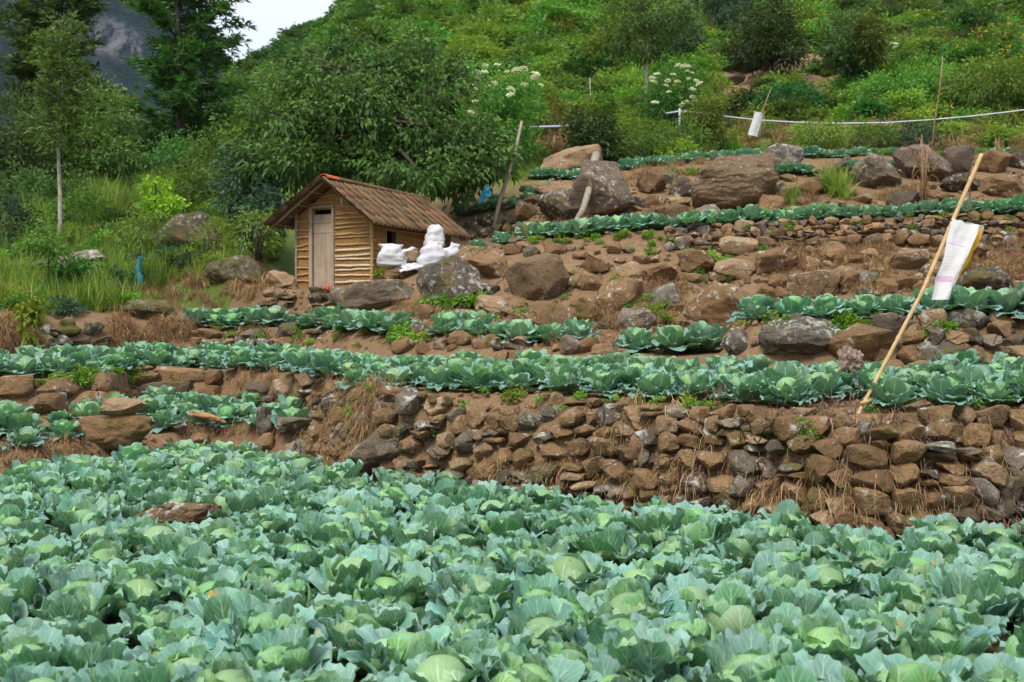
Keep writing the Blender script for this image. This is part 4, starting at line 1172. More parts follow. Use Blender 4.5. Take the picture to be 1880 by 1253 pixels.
# horizontal laths tied outside the mud: right of the door, left of it, over it and along the window wall
n = 14
for i in range(n):
    z = 0.13 + i * (1.36 - 0.13) / (n - 1) + hr.uniform(-.02, .02)
    if z < roof_z(0) + 0.06:
        batten(hp(-0.04, -.012, z + hr.uniform(-.02, .03)), hp(DOOR[0] - .075, -.012, z + hr.uniform(-.025, .025)), 0.018 if i % 3 else 0.023, 'batten_pale' if i < 7 else 'batten')
for i in range(3):
    z = 1.36 + i * .13
    batten(hp(max(0.05, RT - (RIDGE_Z - z) * 1.2), -.012, z - .05), hp(DOOR[0] - .075, -.012, z + hr.uniform(-.01, .04)), 0.015)
for i in range(9):
    z = 0.16 + i * 0.135 + hr.uniform(-.02, .02)
    batten(hp(DOOR[1] + .085, -.012, z + hr.uniform(-.03, .03)), hp(HW + .05, -.012, z + hr.uniform(-.03, .03)), 0.018)
for i in range(2):
    batten(hp(DOOR[0] - .1, -.012, 1.58 + i * .13), hp(DOOR[1] + .12 - i * .1, -.012, 1.56 + i * .12), 0.014)
for i, (s0, s1, z0, z1) in enumerate([(.02, WIN[0] - .04, .52, .50), (.02, WIN[0] - .04, .70, .69), (.02, WIN[0] - .04, .86, .90), (.02, WIN[0] - .04, .34, .31), (.0, HD, 1.10, 1.12),
                                     (WIN[1] + .05, 1.5, .80, .55), (WIN[1] + .05, 2.4, .93, .62), (WIN[1] + .05, 2.4, 1.0, .98), (WIN[1] + .1, 2.4, .68, .40), (.0, 2.4, .15, .13)]):
    batten(hp(-.012, s0, z0), hp(-.012, s1, z1), 0.016)
# corner posts
batten(hp(-.012, -.02, -.05), hp(-.02, -.02, 1.22), .03, 'batten', 'corner_post', 7)
batten(hp(HW + .012, -.02, -.05), hp(HW + .012, -.02, 1.40), .03, 'pole_grey', 'corner_post', 7)
batten(hp(-.012, HD, -.05), hp(-.012, HD, 1.2), .03, 'pole_grey', 'corner_post', 7)

# door with its frame
def boxpart(name, t0, t1, s0, s1, z0, z1, mat, parent, bev=.004):
    bm = bmesh.new()
    prism(bm, [hp(t0, s0, z0), hp(t1, s0, z0), hp(t1, s0, z1), hp(t0, s0, z1)], SX * (s1 - s0))
    if bev: bmesh.ops.bevel(bm, geom=bm.edges[:], offset=bev, segments=1, affect='EDGES')
    return link(name, bm_mesh(name, bm, M[mat]), parent)
fr = boxpart('door_frame', DOOR[1], DOOR[1] + .075, -.035, .085, -.02, DOOR[2] + .06, 'plank', hut)
boxpart('door_post', DOOR[0] - .055, DOOR[0], -.035, .085, -.02, DOOR[2] + .06, 'plank', fr)
boxpart('lintel', DOOR[0] - .055, DOOR[1] + .075, -.04, .085, DOOR[2] + .062, DOOR[2] + .10, 'plank', fr)
dr = boxpart('door', DOOR[0] + .012, DOOR[1] - .012, .035, .05, .03, DOOR[2] - .05, 'plank', hut)
boxpart('plank', DOOR[0] + .012, DOOR[0] + .165, .012, .034, .03, 1.02, 'plank', dr)
boxpart('plank', DOOR[0] + .172, DOOR[1] - .012, .014, .034, .03, 1.02, 'plank', dr)
boxpart('plank', DOOR[0] + .012, DOOR[1] - .012, .008, .034, 1.026, 1.20, 'plank', dr)
boxpart('plank', DOOR[0] + .012, DOOR[1] - .012, .012, .034, 1.206, DOOR[2] - .05, 'plank', dr)
# window hole with a slim frame
bm = bmesh.new()
for (s0, s1, z0, z1) in ((WIN[0] - .03, WIN[0], WIN[2] - .03, WIN[3] + .03), (WIN[1], WIN[1] + .04, WIN[2] - .03, WIN[3] + .03), (WIN[0], WIN[1], WIN[3], WIN[3] + .03), (WIN[0], WIN[1], WIN[2] - .03, WIN[2])):
    prism(bm, [hp(-.02, s0, z0), hp(-.02, s1, z0), hp(-.02, s1, z1), hp(-.02, s0, z1)], FX * .09)
link('window_frame', bm_mesh('window_frame', bm, M['plank']), hut)

# roof: rafters and purlins, then every tile on its own
for s in (-.30, HD + .22, .8, 1.7):
    fresh = 'pole_white' if s < 0 else 'pole_grey'
    batten(hp(RT - .02, s, RIDGE_Z - .005), hp(-.27, s, roof_z(-.27, -.015)), .026 if s < 0 else .022, fresh, 'rafter', 7, .015)
    batten(hp(RT + .02, s, RIDGE_Z - .005), hp(2.10, s, roof_z(2.10, -.015)), .026 if s < 0 else .022, 'pole_grey', 'rafter', 7, .015)
for t in (.78, .45, .12, -.2, 1.15, 1.5, 1.8, 2.05):
    batten(hp(t, -.34, roof_z(t, .022)), hp(t, HD + .3, roof_z(t, .022)), .017, 'pole_grey', 'purlin', 6, .01)

def tile_mesh():
    """interlocking clay tile: two hollows and ribs across, 0.215 wide, 0.37 long, 12 mm thick"""
    w, l = 0.262, 0.37
    nn = 13
    prof = [(w * (i / (nn - 1) - .5), 0.026 * math.cos(i / (nn - 1) * 4 * math.pi)) for i in range(nn)]
    Vv, Fc = [], []
    for k, (y, dz) in enumerate(((0, 0), (-l, 0.012), (-l, -.004), (0, -.014))):
        for x, z in prof: Vv.append((x, y, z + dz))
    for k in range(4):
        for i in range(nn - 1):
            a, b = k * nn + i, ((k + 1) % 4) * nn + i
            Fc.append((a, b, b + 1, a + 1))
    return np_mesh('roof_tile', np.array(Vv), np.array(Fc), M['tile'], True)
TILE = tile_mesh()
TILE_N = TILE.copy(); TILE_N.materials.clear(); TILE_N.materials.append(M['tile_new'])
def lay(side, rows_, over, new_at):
    tl = Vector((0, 0, 0))
    d = (-FX if side < 0 else FX)
    slope = math.atan2(.81, 1.09) if side < 0 else math.atan2(.79, 1.32)
    dn = (d * math.cos(slope) - UP * math.sin(slope)).normalized()      # down the slope
    length = 1.47 if side < 0 else 1.56
    ex = (length - .37) / (rows_ - 1)
    ax = SX + UP * SAG
    nrm = ax.cross(dn).normalized()
    if nrm.z < 0: nrm = -nrm
    for r in range(rows_):
        s = -.36
        k = 0
        while s < HD + .26:
            start = hp(RT, s, RIDGE_Z + .050) + dn * (r * ex + hr.uniform(-.012, .012)) + nrm * (.004 * k % 2)
            x = ax.normalized(); y = -dn; z = x.cross(y).normalized()
            if z.z < 0: x = -x; z = x.cross(y).normalized()
            m = Matrix((x, y, z)).transposed()
            m = m @ Euler((R(2.6 + hr.uniform(-1, 1)), R(hr.uniform(-1.2, 1.2)), R(hr.uniform(-1.5, 1.5)))).to_matrix()
            o = link('roof_tile', TILE_N if (r, k) in new_at else TILE, hut)
            o.location = start
            o.rotation_euler = m.to_euler()
            if (r, k) in new_at: o['label'] = 'bright orange newer tile'
            s += .244; k += 1
lay(-1, 5, .3, set())
lay(1, 5, .3, set())
for i in range(9):
    bm = bmesh.new()
    pr = [(math.cos(a_) * .095, math.sin(a_) * .06) for a_ in np.linspace(math.radians(-8), math.radians(188), 9)]
    s0 = -.38 + i * .36
    rings = []
    for (s, k) in ((s0, 1.06), (s0 + .38, .96)):
        rings.append([bm.verts.new(hp(RT + x * k, s, RIDGE_Z + .045 + z * k)) for x, z in pr])
        rings.append([bm.verts.new(hp(RT + x * (k - .15), s, RIDGE_Z + .045 + z * (k - .17))) for x, z in pr])
    for q in range(8):
        bm.faces.new((rings[0][q], rings[0][q + 1], rings[2][q + 1], rings[2][q]))
        bm.faces.new((rings[1][q], rings[3][q], rings[3][q + 1], rings[1][q + 1]))
        bm.faces.new((rings[0][q], rings[1][q], rings[1][q + 1], rings[0][q + 1]))
        bm.faces.new((rings[2][q], rings[2][q + 1], rings[3][q + 1], rings[3][q]))
    o = link('ridge_tile', bm_mesh('ridge_tile', bm, M['tile_new'] if i == 0 else M['tile'], True, 40), hut)
    if i == 0: o['label'] = 'bright orange end tile of the ridge'
# a knot of pale cord hanging from the gable rafter
bm = bmesh.new()
q = hp(.42, -.33, roof_z(.42, -.03))
tube(bm, [q + UP * .05, q + Vector((.01, -.03, 0)), q + Vector((-.004, -.02, -.08)), q + Vector((.01, -.01, -.17))], .007, 5)
link('cord', bm_mesh('cord', bm, M['white_pipe'], True), hut)
# red thing left on the step
p = hit(600, 530) or at(600, 530, 19.2)
bm = bmesh.new()
tube(bm, [(0, 0, 0), (0, 0, .05), (0, 0, .07), (0, 0, .09)], [.032, .034, .024, .012], 10)
tube(bm, [(-.03, 0, .03), (-.07, -.02, .02), (-.10, -.02, .012)], [.012, .012, .009], 6)
o = link('plastic_cup', bm_mesh('plastic_cup', bm, M['red_plastic'], True, 40), loc=at(602, 532, 18.85))
tag(o, 'small red plastic cup on the step in front of the hut door', 'cup')

# ------------------------------------------------------------------ white sacks by the hut
def sack_mesh(seed, w, d, h, tied=True, slump=0.0, neck=0.16):
    rr = random.Random(seed)
    Vv, Fc = [], []
    nu, nv = 28, 22
    off = Vector((seed * 2.3, 1.1, seed))
    for j in range(nv + 1):
        v = j / nv
        body = (.80 + .20 * min(1, v / .12) ** .5) * (1 + .05 * math.sin(v * 5))      # width
        dep = min(1.0, .55 + v / .2) * (1 - .80 * max(0.0, (v - .45) / .55) ** 1.3)      # flattens to the mouth
        if v > .60:
            g_ = (v - .60) / .40
            body *= 1 - (1 - neck) * math.sin(min(1, g_ / .62) * math.pi / 2) ** 2
            if tied and g_ > .62: body *= 1 + .22 * (g_ - .62) / .38
        if not tied and v > .78: body *= math.sqrt(1 - .75 * ((v - .78) / .22) ** 2)
        for i in range(nu):
            a = 2 * math.pi * i / nu
            e = 2.3
            cx, cy = math.cos(a), math.sin(a)
            k = (abs(cx) ** e + abs(cy) ** e) ** (-1 / e)
            fold = 1 + (.14 * math.sin(a * 5 + seed) + .1 * math.sin(a * 9 + 2)) * max(0, (v - .5)) * 2
            rag = h * .018 * math.sin(a * 3 + seed) * max(0, v - .85) / .15
            p = Vector((cx * k * w / 2 * body * fold, cy * k * d / 2 * dep * fold, h * v + rag))
            n = noise.fractal(p * (4.0 / w * .5) + off, 1.0, 2.0, 4)
            n += .5 * noise.fractal(p * (9.0 / w * .5) + off, .8, 2.0, 3)
            q = p + Vector((cx, cy, .2)) * n * .11 * w
            q.x += slump * h * v ** 2
            Vv.append(tuple(q))
    for j in range(nv):
        for i in range(nu):
            a = j * nu + i
            b = j * nu + (i + 1) % nu
            Fc.append((a, b, b + nu, a + nu))
    bt = len(Vv); Vv.append((0, 0, 0)); Vv.append((slump * h, 0, h * .97))
    me_f = Fc
    V3 = np.array(Vv)
    bm = bmesh.new()
    vs = [bm.verts.new(v) for v in Vv]
    for f in Fc: bm.faces.new([vs[i] for i in f])
    for i in range(nu):
        bm.faces.new((vs[bt], vs[(i + 1) % nu], vs[i])); bm.faces.new((vs[bt + 1], vs[nv * nu + i], vs[nv * nu + (i + 1) % nu]))
    return bm_mesh('sack', bm, M['sack'], True)
def sack(px, py, D, w, d, h, seed, label, tied=True, slump=0, tilt=(0, 0, 0), neck=.16):
    o = link('sack', sack_mesh(seed, w, d, h, tied, slump, neck), loc=at(px, py, D), rot=tuple(R(x) for x in tilt))
    return tag(o, label, 'sack')
sack(719, 491, 18.75, .44, .36, .39, 1, 'plump white sack standing on the flat stone beside the hut window', True, 0, (0, 0, 20), .74)
sack(737, 480, 19.25, .26, .16, .30, 2, 'slack white sack leaning behind the plump one under the window', True, .5, (0, 20, 0), .4)
sack(797, 470, 19.75, .33, .27, .56, 3, 'tall stained white sack pushed up under the hut eave', False, .05, (0, 0, 0), .80)
sack(790, 496, 18.9, .46, .34, .50, 4, 'sagging white sack leaning on the lichen spotted boulder', True, .1, (0, 6, 10), .55)
sack(817, 486, 19.15, .34, .28, .40, 5, 'white sack with knotted neck leaning to the right behind the boulder', True, .3, (0, 14, 0), .42)
# an empty sack lying flat
Vv = []
nn = 18
for j in range(nn):
    for i in range(nn):
        x, y = i / (nn - 1) - .5, j / (nn - 1) - .5
        Vv.append((x * .42, y * .26, .06 + .045 * noise.fractal(Vector((x * 4, y * 4, 3)), .9, 2, 4) - .10 * abs(x) ** 2))
ii, jj = np.meshgrid(np.arange(nn - 1), np.arange(nn - 1), indexing='ij'); a = (jj * nn + ii).ravel()
me = np_mesh('empty_sack', np.array(Vv), np.stack([a, a + 1, a + nn + 1, a + nn], 1), M['sack'], True)
o = link('empty_sack', me, loc=at(756, 496, 18.65), rot=(R(28), R(-4), R(6)))
md = o.modifiers.new('thickness', 'SOLIDIFY'); md.thickness = .008
tag(o, 'crumpled empty white sack lying between the two groups of sacks', 'sack')
for px, py, w, h, sd_, lab in ((757, 472, 34, 20, 71, 'rust brown stone behind the crumpled empty sack'), (766, 499, 22, 18, 72, 'small tan stone under the crumpled empty sack')):
    D = 18.9
    o = link('stone', bm_mesh('stone', stone_verts(sd_, 3, 4, 8, .08), M['rock_tan'], True, 40), loc=at(px, py, D), scl=(w * D / F * 1.1, w * D / F * .8, h * D / F * 1.2))
    tag(o, lab, 'stone')

# ------------------------------------------------------------------ poles, bags, hoses
def pole(name, label, cat, pts, rad, mat, seg=8, nodes=False, smooth=True):
    base = Vector(pts[0])
    bm = bmesh.new()
    if nodes:     # bamboo: swollen rings at the nodes
        P2, R2 = [], []
        L = 11
        for i in range(len(pts) - 1):
            for k in range(L * 4):
                f = k / (L * 4)
                P2.append(Vector(pts[i]).lerp(Vector(pts[i + 1]), f) - base)
                g = (i + f) / (len(pts) - 1)
                r = rad[0] + (rad[-1] - rad[0]) * g
                R2.append(r * (1.22 if k % 8 == 4 else (.92 if k % 8 in (3, 5) else 1.0)))
        P2.append(Vector(pts[-1]) - base); R2.append(rad[-1])
        tube(bm, P2, R2, 10)
    else:
        r = [rad[0] + (rad[-1] - rad[0]) * i / (len(pts) - 1) for i in range(len(pts))]
        tube(bm, [Vector(p) - base for p in pts], r, seg)
    o = link(name, bm_mesh(name, bm, M[mat], True), loc=base)
    return tag(o, label, cat)
pb = gpt(1574, 4.0) + Vector((0, 0.02, -.03))
ptop = at(1800, 285, 8.5)
mid = pb.lerp(ptop, .45) + Vector((.035, 0, -.02))
pole('bamboo_pole', 'long leaning bamboo pole planted at the edge of the middle terrace', 'pole', [pb, mid, ptop], (.013, .0165), 'bamboo', nodes=True)
def hang_bag(name, label, corners, mat, liner=None, seedv=1.0, bulge=.02, fl_=.012):
    """a bag hung by its top edge: two layers of cloth joined at the sides; corners TL, TR, BR, BL"""
    TL, TR, BR, BL = corners
    nu_, nv_ = 16, 36
    def layer(off, sgn):
        Vv, Uv = [], []
        for j in range(nv_ + 1):
            v = j / nv_
            for i in range(nu_ + 1):
                u = i / nu_
                p = TL.lerp(TR, u).lerp(BL.lerp(BR, u), v)
                w = math.sin(math.pi * u) ** .6
                n = noise.fractal(Vector((u * 2.2 + seedv, v * 3.2, sgn)), .9, 2, 4)
                p = p + Vector((0, -1, 0)) * (sgn * bulge * w * (0.5 + v * .8) + fl_ * n + .010 * math.sin(u * 6 + v * 2 + seedv))
                p += Vector((.012 * n, 0, .006 * n))
                Vv.append(p); Uv.append((u, 1 - v))
        return Vv, Uv
    base = TL.copy()
    Vv, Uv = layer(0, 1)
    V2, U2 = layer(0, -1)
    n0 = len(Vv)
    allv = [tuple(p - base) for p in Vv + V2]; alluv = Uv + U2
    Fc = []
    for j in range(nv_):
        for i in range(nu_):
            a = j * (nu_ + 1) + i
            Fc.append((a, a + nu_ + 1, a + nu_ + 2, a + 1))
            b = n0 + a
            Fc.append((b, b + 1, b + nu_ + 2, b + nu_ + 1))
    Fa = np.array(Fc); uv = np.array(alluv, dtype=np.float32)[Fa.ravel()]
    o = link(name, np_mesh(name, np.array(allv), Fa, M[mat], True, None, uv), loc=base)
    return tag(o, label, 'bag')
DB = 8.12
bag = hang_bag('printed_bag', 'white printed fertiliser bag with pink bands hanging on the bamboo pole',
         (at(1747, 402, DB + .05), at(1797, 414, DB - .02), at(1740, 551, DB - .02), at(1709, 551, DB + .03)), 'sack_print')
# yellow inner liner showing along the torn right edge, and the white back flap
def strip(name, pts0, pts1, mat, parent, base):
    bm = bmesh.new()
    a = [bm.verts.new(Vector(p) - base) for p in pts0]; b = [bm.verts.new(Vector(p) - base) for p in pts1]
    c = [bm.verts.new(Vector(p) - base + Vector((0, .012, 0))) for p in pts0]; d = [bm.verts.new(Vector(p) - base + Vector((0, .012, 0))) for p in pts1]
    for i in range(len(a) - 1):
        bm.faces.new((a[i], a[i + 1], b[i + 1], b[i])); bm.faces.new((c[i], d[i], d[i + 1], c[i + 1]))
        bm.faces.new((a[i], c[i], c[i + 1], a[i + 1])); bm.faces.new((b[i], b[i + 1], d[i + 1], d[i]))
    bm.faces.new((a[0], b[0], d[0], c[0])); bm.faces.new((a[-1], c[-1], d[-1], b[-1]))
    return link(name, bm_mesh(name, bm, M[mat], True, 40), parent)
jg = random.Random(5)
n_ = 14
l0, l1, f0, f1 = [], [], [], []
for i in range(n_):
    f = i / (n_ - 1)
    ye = 422 + 92 * f; xe = 1797 - .394 * (ye - 414) + 2 * math.sin(3 * f)
    l0.append(at(xe - 9, ye, DB + .03)); l1.append(at(xe + (9 + jg.uniform(-2, 2)) * (1 - f ** 2) + 1, ye - 2, DB + .04))
for i in range(6):
    f = i / 5
    f0.append(at(1799 - 4 * f, 412 + 34 * f, DB + .035)); f1.append(at(1807 - 12 * f * f - 1, 413 + 34 * f, DB + .06))
strip('yellow_liner', l0, l1, 'yellow_liner', bag, bag.location)
strip('back_flap', f0, f1, 'sack', bag, bag.location)
bm = bmesh.new()
tube(bm, [at(1738, 405, DB + .07) - bag.location, at(1776, 408, DB) - bag.location, at(1806, 414, DB - .01) - bag.location], .004, 5)
link('top_wire', bm_mesh('top_wire', bm, M['dark_inside'], True), bag)
# wilted vine tied near the top of the bamboo
bm = bmesh.new()
vt = at(1789, 318, 8.48)
tube(bm, [vt - vt, at(1780, 335, 8.45) - vt, at(1778, 372, 8.46) - vt, at(1776, 410, 8.47) - vt], .006, 5)
o = link('dry_vine', bm_mesh('dry_vine', bm, M['stick'], True), loc=vt)
tag(o, 'thin dry vine stem hanging from the top of the bamboo pole', 'vine')
# second bag on a slanting stick far up
s0 = hit(1366, 282); s1 = at(1415, 162, s0.y - .1)
pole('stick', 'thin slanting stick holding the far white bag by the top cabbages', 'stick', [s0 - UP * .1, s0.lerp(s1, .5) + Vector((.03, 0, .02)), s1], (.022, .014), 'stick', 6)
Df = s0.y - .12
hang_bag('plain_bag', 'small white bag hanging on a slanting stick in front of the hose', (at(1385, 206, Df), at(1400, 210, Df), at(1389, 253, Df), at(1372, 249, Df)), 'sack', seedv=4.0, bulge=.03)
# tall thin stick right
s0 = hit(1708, 292, 11); s1 = at(1728, 105, s0.y)
pole('stick', 'tall thin brown stick standing behind the printed bag and reaching over the hose', 'stick', [s0, s0.lerp(s1, .35) + Vector((-.02, 0, 0)), s0.lerp(s1, .7) + Vector((.02, 0, 0)), s1], (.020, .011), 'stick', 6)
# leaning dead trunk by the hut
s0 = hit(905, 424); s1 = at(958, 224, s0.y + .3)
ld = pole('dead_pole', 'leaning pale dead trunk with peeling bark between hut roof and boulders', 'dead trunk', [s0 - UP * .05, s0.lerp(s1, .3) + Vector((-.03, 0, 0)), s0.lerp(s1, .65) + Vector((.04, 0, 0)), s1], (.055, .03), 'bark_grey', 8)
bm = bmesh.new()
q0 = s0.lerp(s1, .9) - ld.location
tube(bm, [q0, q0 + Vector((-.10, 0, .08))], [.018, .008], 6)
link('branch_stub', bm_mesh('branch_stub', bm, M['bark_grey'], True), ld)
# curved bare root between the boulders
pts = [at(1054, 412, 22.3), at(1070, 386, 22.5), at(1081, 350, 22.8), at(1083, 322, 23.3), at(1090, 302, 24.0), at(1094, 286, 24.8)]
pole('bare_root', 'curved pale bare root climbing over the grey boulder', 'root', pts, (.055, .10), 'bark_grey', 9)
# dry stump between the cabbages of the middle terrace
rs = random.Random(3)
bm = stone_verts(613, 5, 2.4, 10, .34, .6)
for v in bm.verts:
    v.co *= 1 + .045 * math.sin(v.co.x * 23 + v.co.z * 11) * math.sin(v.co.y * 19 + v.co.z * 27)
sp_ = gpt(1560, 4.36)
st = link('tree_stump', bm_mesh('tree_stump', bm, M['stump'], True, 35), loc=at(1560, 666, sp_.y), rot=(0, R(18), .4))
k_ = sp_.y / F
st.scale = (50 * k_, 46 * k_, 62 * k_)
tag(st, 'gnarled pinkish dry stump standing between the middle terrace cabbages', 'stump')
# short cut stick at the foot of the bamboo
pole('cut_stick', 'short pale cut piece of bamboo lying at the foot of the pole', 'stick', [at(1582, 741, 7.55), at(1600, 735, 7.62)], (.014, .016), 'bamboo', 8)
# hoses
def hose(label, pix, rad, mat, s=None):
    pts = []
    for (px, py, dz) in pix:
        p = hit(px, py) if s is None else at(px, py, s)
        pts.append(p + UP * (rad + dz))
    # smooth
    out = []
    for i in range(len(pts) - 1):
        p0, p1, p2, p3 = pts[max(i - 1, 0)], pts[i], pts[i + 1], pts[min(i + 2, len(pts) - 1)]
        for k in range(6):
            t = k / 6
            out.append(.5 * ((2 * p1) + (p2 - p0) * t + (2 * p0 - 5 * p1 + 4 * p2 - p3) * t * t + (3 * p1 - p0 - 3 * p2 + p3) * t ** 3))
    out.append(pts[-1])
    bm = bmesh.new()
    tube(bm, [p - out[0] for p in out], rad, 8)
    return tag(link('hose', bm_mesh('hose', bm, M[mat], True), loc=out[0]), label, 'hose')
hose('black hose curving down the earth slope to the field', [(645, 712, .0), (628, 719, .02), (607, 730, .03), (585, 750, .05), (567, 768, .08), (552, 796, .05), (541, 822, .0), (536, 840, -.05)], .019, 'black_hose')
hose('thin black hose lying on the path beside the upper cabbages', [(992, 402, 0), (982, 420, .02), (968, 436, .02), (945, 448, .02), (925, 456, .01), (912, 461, 0)], .018, 'black_hose')
def span(label, pix, D0, D1, rad, mat):
    n = len(pix)
    pts = [at(px, py, D0 + (D1 - D0) * i / (n - 1)) for i, (px, py) in enumerate(pix)]
    bm = bmesh.new(); tube(bm, [p - pts[0] for p in pts], rad, 6)
    return tag(link('water_pipe', bm_mesh('water_pipe', bm, M[mat], True), loc=pts[0]), label, 'pipe')
span('long sagging pale pipe strung across the right slope', [(1320, 214), (1390, 222), (1460, 226), (1540, 228), (1620, 227), (1700, 222), (1780, 215), (1850, 207), (1960, 192)], 33.5, 31, .021, 'white_pipe')
span('straight pale pipe left of the round green bush', [(968, 235), (1010, 234), (1070, 232)], 33, 33.2, .035, 'blue_pipe')
span('short bent pale pipe in front of the white flowering shrub', [(1222, 210), (1247, 206), (1275, 208), (1300, 212)], 33.5, 33.5, .03, 'blue_pipe')
g0 = at(1247, 226, 33.5)
pole('pipe_post', 'small white post carrying the short bent pipe', 'post', [g0 - UP * .3, at(1247, 201, 33.5)], (.04, .035), 'white_pipe', 6)
g0 = hit(1012, 287)
pole('stake', 'thin grey stake with white top standing above the topmost boulder', 'stake', [g0 - UP * .05, at(1016, 268, g0.y), at(1018, 250, g0.y)], (.03, .022), 'pole_grey', 6)
# blue plastic rag near the hut's back
Vv = []
nn = 12
for j in range(nn):
    for i in range(nn):
        x, y = i / (nn - 1) - .5, j / (nn - 1) - .5
        Vv.append((x * .30 * (1 - .5 * (y + .5)), .05 * noise.fractal(Vector((x * 4, y * 4, 8)), .9, 2, 4), y * .26 + x * .2))
ii, jj = np.meshgrid(np.arange(nn - 1), np.arange(nn - 1), indexing='ij'); a = (jj * nn + ii).ravel()
o = link('plastic_rag', np_mesh('plastic_rag', np.array(Vv), np.stack([a, a + 1, a + nn + 1, a + nn], 1), M['blue_plastic'], True), loc=at(890, 357, 23.7))
o.modifiers.new('thickness', 'SOLIDIFY').thickness = .01
tag(o, 'blue plastic rag caught in the branches behind the hut', 'rag')
# ------------------------------------------------------------------ foliage
def unit(v): return v / np.maximum(np.linalg.norm(v, axis=-1, keepdims=True), 1e-6)

def leaf_cloud(name, P, A, L, W, tint, mat, rng, droop=0.25, upb=0.5):
    """many small folded leaves: P base points, A directions, L lengths, W widths"""
    n = len(P)
    A = unit(A)
    Rn = unit(rng.normal(size=(n, 3)) + np.array([0, 0, upb * 2]))
    Sd = unit(np.cross(A, Rn))
    Nn = np.cross(Sd, A)
    L = L[:, None]; W = W[:, None]
    tip = A * L + np.array([0, 0, -1]) * (droop * L)
    mid = A * L * .45 - Nn * W * .12
    V = np.stack([P, P + mid + Sd * W * .5 + Nn * W * .18, P + tip, P + mid - Sd * W * .5 + Nn * W * .18, P + mid * 1.05], 1)
    k = np.arange(n)[:, None, None] * 5
    Fc = (np.array([[0, 4, 1], [1, 4, 2], [0, 3, 4], [3, 2, 4]])[None] + k).reshape(-1, 3)
    return np_mesh(name, V.reshape(-1, 3), Fc, mat, False, np.repeat(np.clip(tint, 0, 1), 4))

def clusters(blobs, ncl, per, rc, rng, inner=0.5, low=-1.0):
    """clumps of leaf bases over the surface of a set of ellipsoids (c, r); returns points and outward directions"""
    blobs = [(np.array(c, float), np.array(r, float)) for c, r in blobs]
    w = np.array([(r[0] * r[2] + r[0] * r[1]) for c, r in blobs]); w /= w.sum()
    b = rng.choice(len(blobs), size=ncl, p=w)
    d = unit(rng.normal(size=(ncl, 3)))
    d[:, 2] = np.where(d[:, 2] < low, -d[:, 2], d[:, 2])
    f = inner + (1.05 - inner) * rng.random(ncl) ** .5
    f *= 1 + .18 * rng.normal(size=ncl)
    Cc = np.array([blobs[i][0] for i in b]); Rr = np.array([blobs[i][1] for i in b])
    P = Cc + d * Rr * f[:, None]
    tc = rng.random(ncl)
    k = np.repeat(np.arange(ncl), per)
    q = unit(rng.normal(size=(ncl * per, 3))) * (rng.random(ncl * per)[:, None] ** .6) * rc
    q[:, 2] *= .7
    PP = P[k] + q
    A = unit(q / rc * .8 + d[k] * .7 + rng.normal(size=q.shape) * .35)
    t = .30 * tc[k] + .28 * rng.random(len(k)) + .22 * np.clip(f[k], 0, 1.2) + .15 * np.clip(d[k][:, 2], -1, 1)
    return PP, A, t

def crown(name, blobs, ncl, per, rc, L, W, mat, seed, droop=.25, inner=.5, low=-1.0, upb=.5):
    rng = np.random.default_rng(seed)
    P, A, t = clusters(blobs, ncl, per, rc, rng, inner, low)
    n = len(P)
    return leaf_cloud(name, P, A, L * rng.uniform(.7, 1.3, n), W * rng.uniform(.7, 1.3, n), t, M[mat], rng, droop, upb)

def pxblobs(base, bl):
    """blobs given as photo boxes (px, py, half width, half height, distance, depth in m)"""
    out = []
    for px, py, rx, rz, D, ry in bl:
        c = at(px, py, D) - base
        out.append(((c.x, c.y, c.z), (rx * D / F, ry, rz * D / F)))
    return out

def trunk(parent, pts, r0, r1, mat, limbs=(), seg=8, name='trunk'):
    bm = bmesh.new()
    n = len(pts)
    tube(bm, pts, [r0 + (r1 - r0) * (i / (n - 1)) ** .8 for i in range(n)], seg)
    for a, b, r in limbs:
        a, b = Vector(a), Vector(b)
        m = a.lerp(b, .5) + Vector((0, 0, .12 * (b - a).length))
        tube(bm, [a, m, b], [r, r * .7, r * .3], 5)
    return link(name, bm_mesh(name, bm, M[mat], True), parent)

def tree(label, basepx, D, bl, ncl, per, rc, L, W, mat, seed, tr=None, bark='bark_dark', cat='tree', group=None, droop=.25, inner=.5, name='tree', limbs=6, base=None):
    """one tree or shrub: trunk with limbs reaching into the crown, crown of leaves"""
    rr = random.Random(seed)
    if base is None:
        base = at(basepx[0], basepx[1], D)
    root = tag(empty(name, base), label, cat, group)
    B = pxblobs(base, bl)
    if tr:
        r0, topx, topy = tr
        top = at(topx, topy, D) - base
        pts = [Vector((0, 0, -.15)), top * .35 + Vector((rr.uniform(-.06, .06), 0, 0)), top * .7 + Vector((rr.uniform(-.08, .08), 0, 0)), top]
        lb = []
        for i in range(limbs):
            c, r = rr.choice(B)
            a = top * rr.uniform(.3, .95)
            lb.append((a, Vector(c) + Vector((rr.uniform(-.6, .6) * r[0], rr.uniform(-.6, .6) * r[1], rr.uniform(-.3, .6) * r[2])), r0 * .45))
        trunk(root, pts, r0, r0 * .45, bark, lb)
    else:
        lb = []
        for i in range(limbs):
            c, r = rr.choice(B)
            lb.append((Vector((rr.uniform(-.1, .1), rr.uniform(-.1, .1), -.1)), Vector(c) + Vector((rr.uniform(-.7, .7) * r[0], rr.uniform(-.7, .7) * r[1], rr.uniform(-.3, .8) * r[2])), .025))
        bm = bmesh.new()
        for a, b, r in lb:
            tube(bm, [a, a.lerp(b, .5) + Vector((0, 0, .1)), b], [r, r * .8, r * .35], 5)
        link('stem', bm_mesh('stem', bm, M[bark], True), root)
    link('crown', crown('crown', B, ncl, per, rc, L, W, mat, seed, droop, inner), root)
    return root

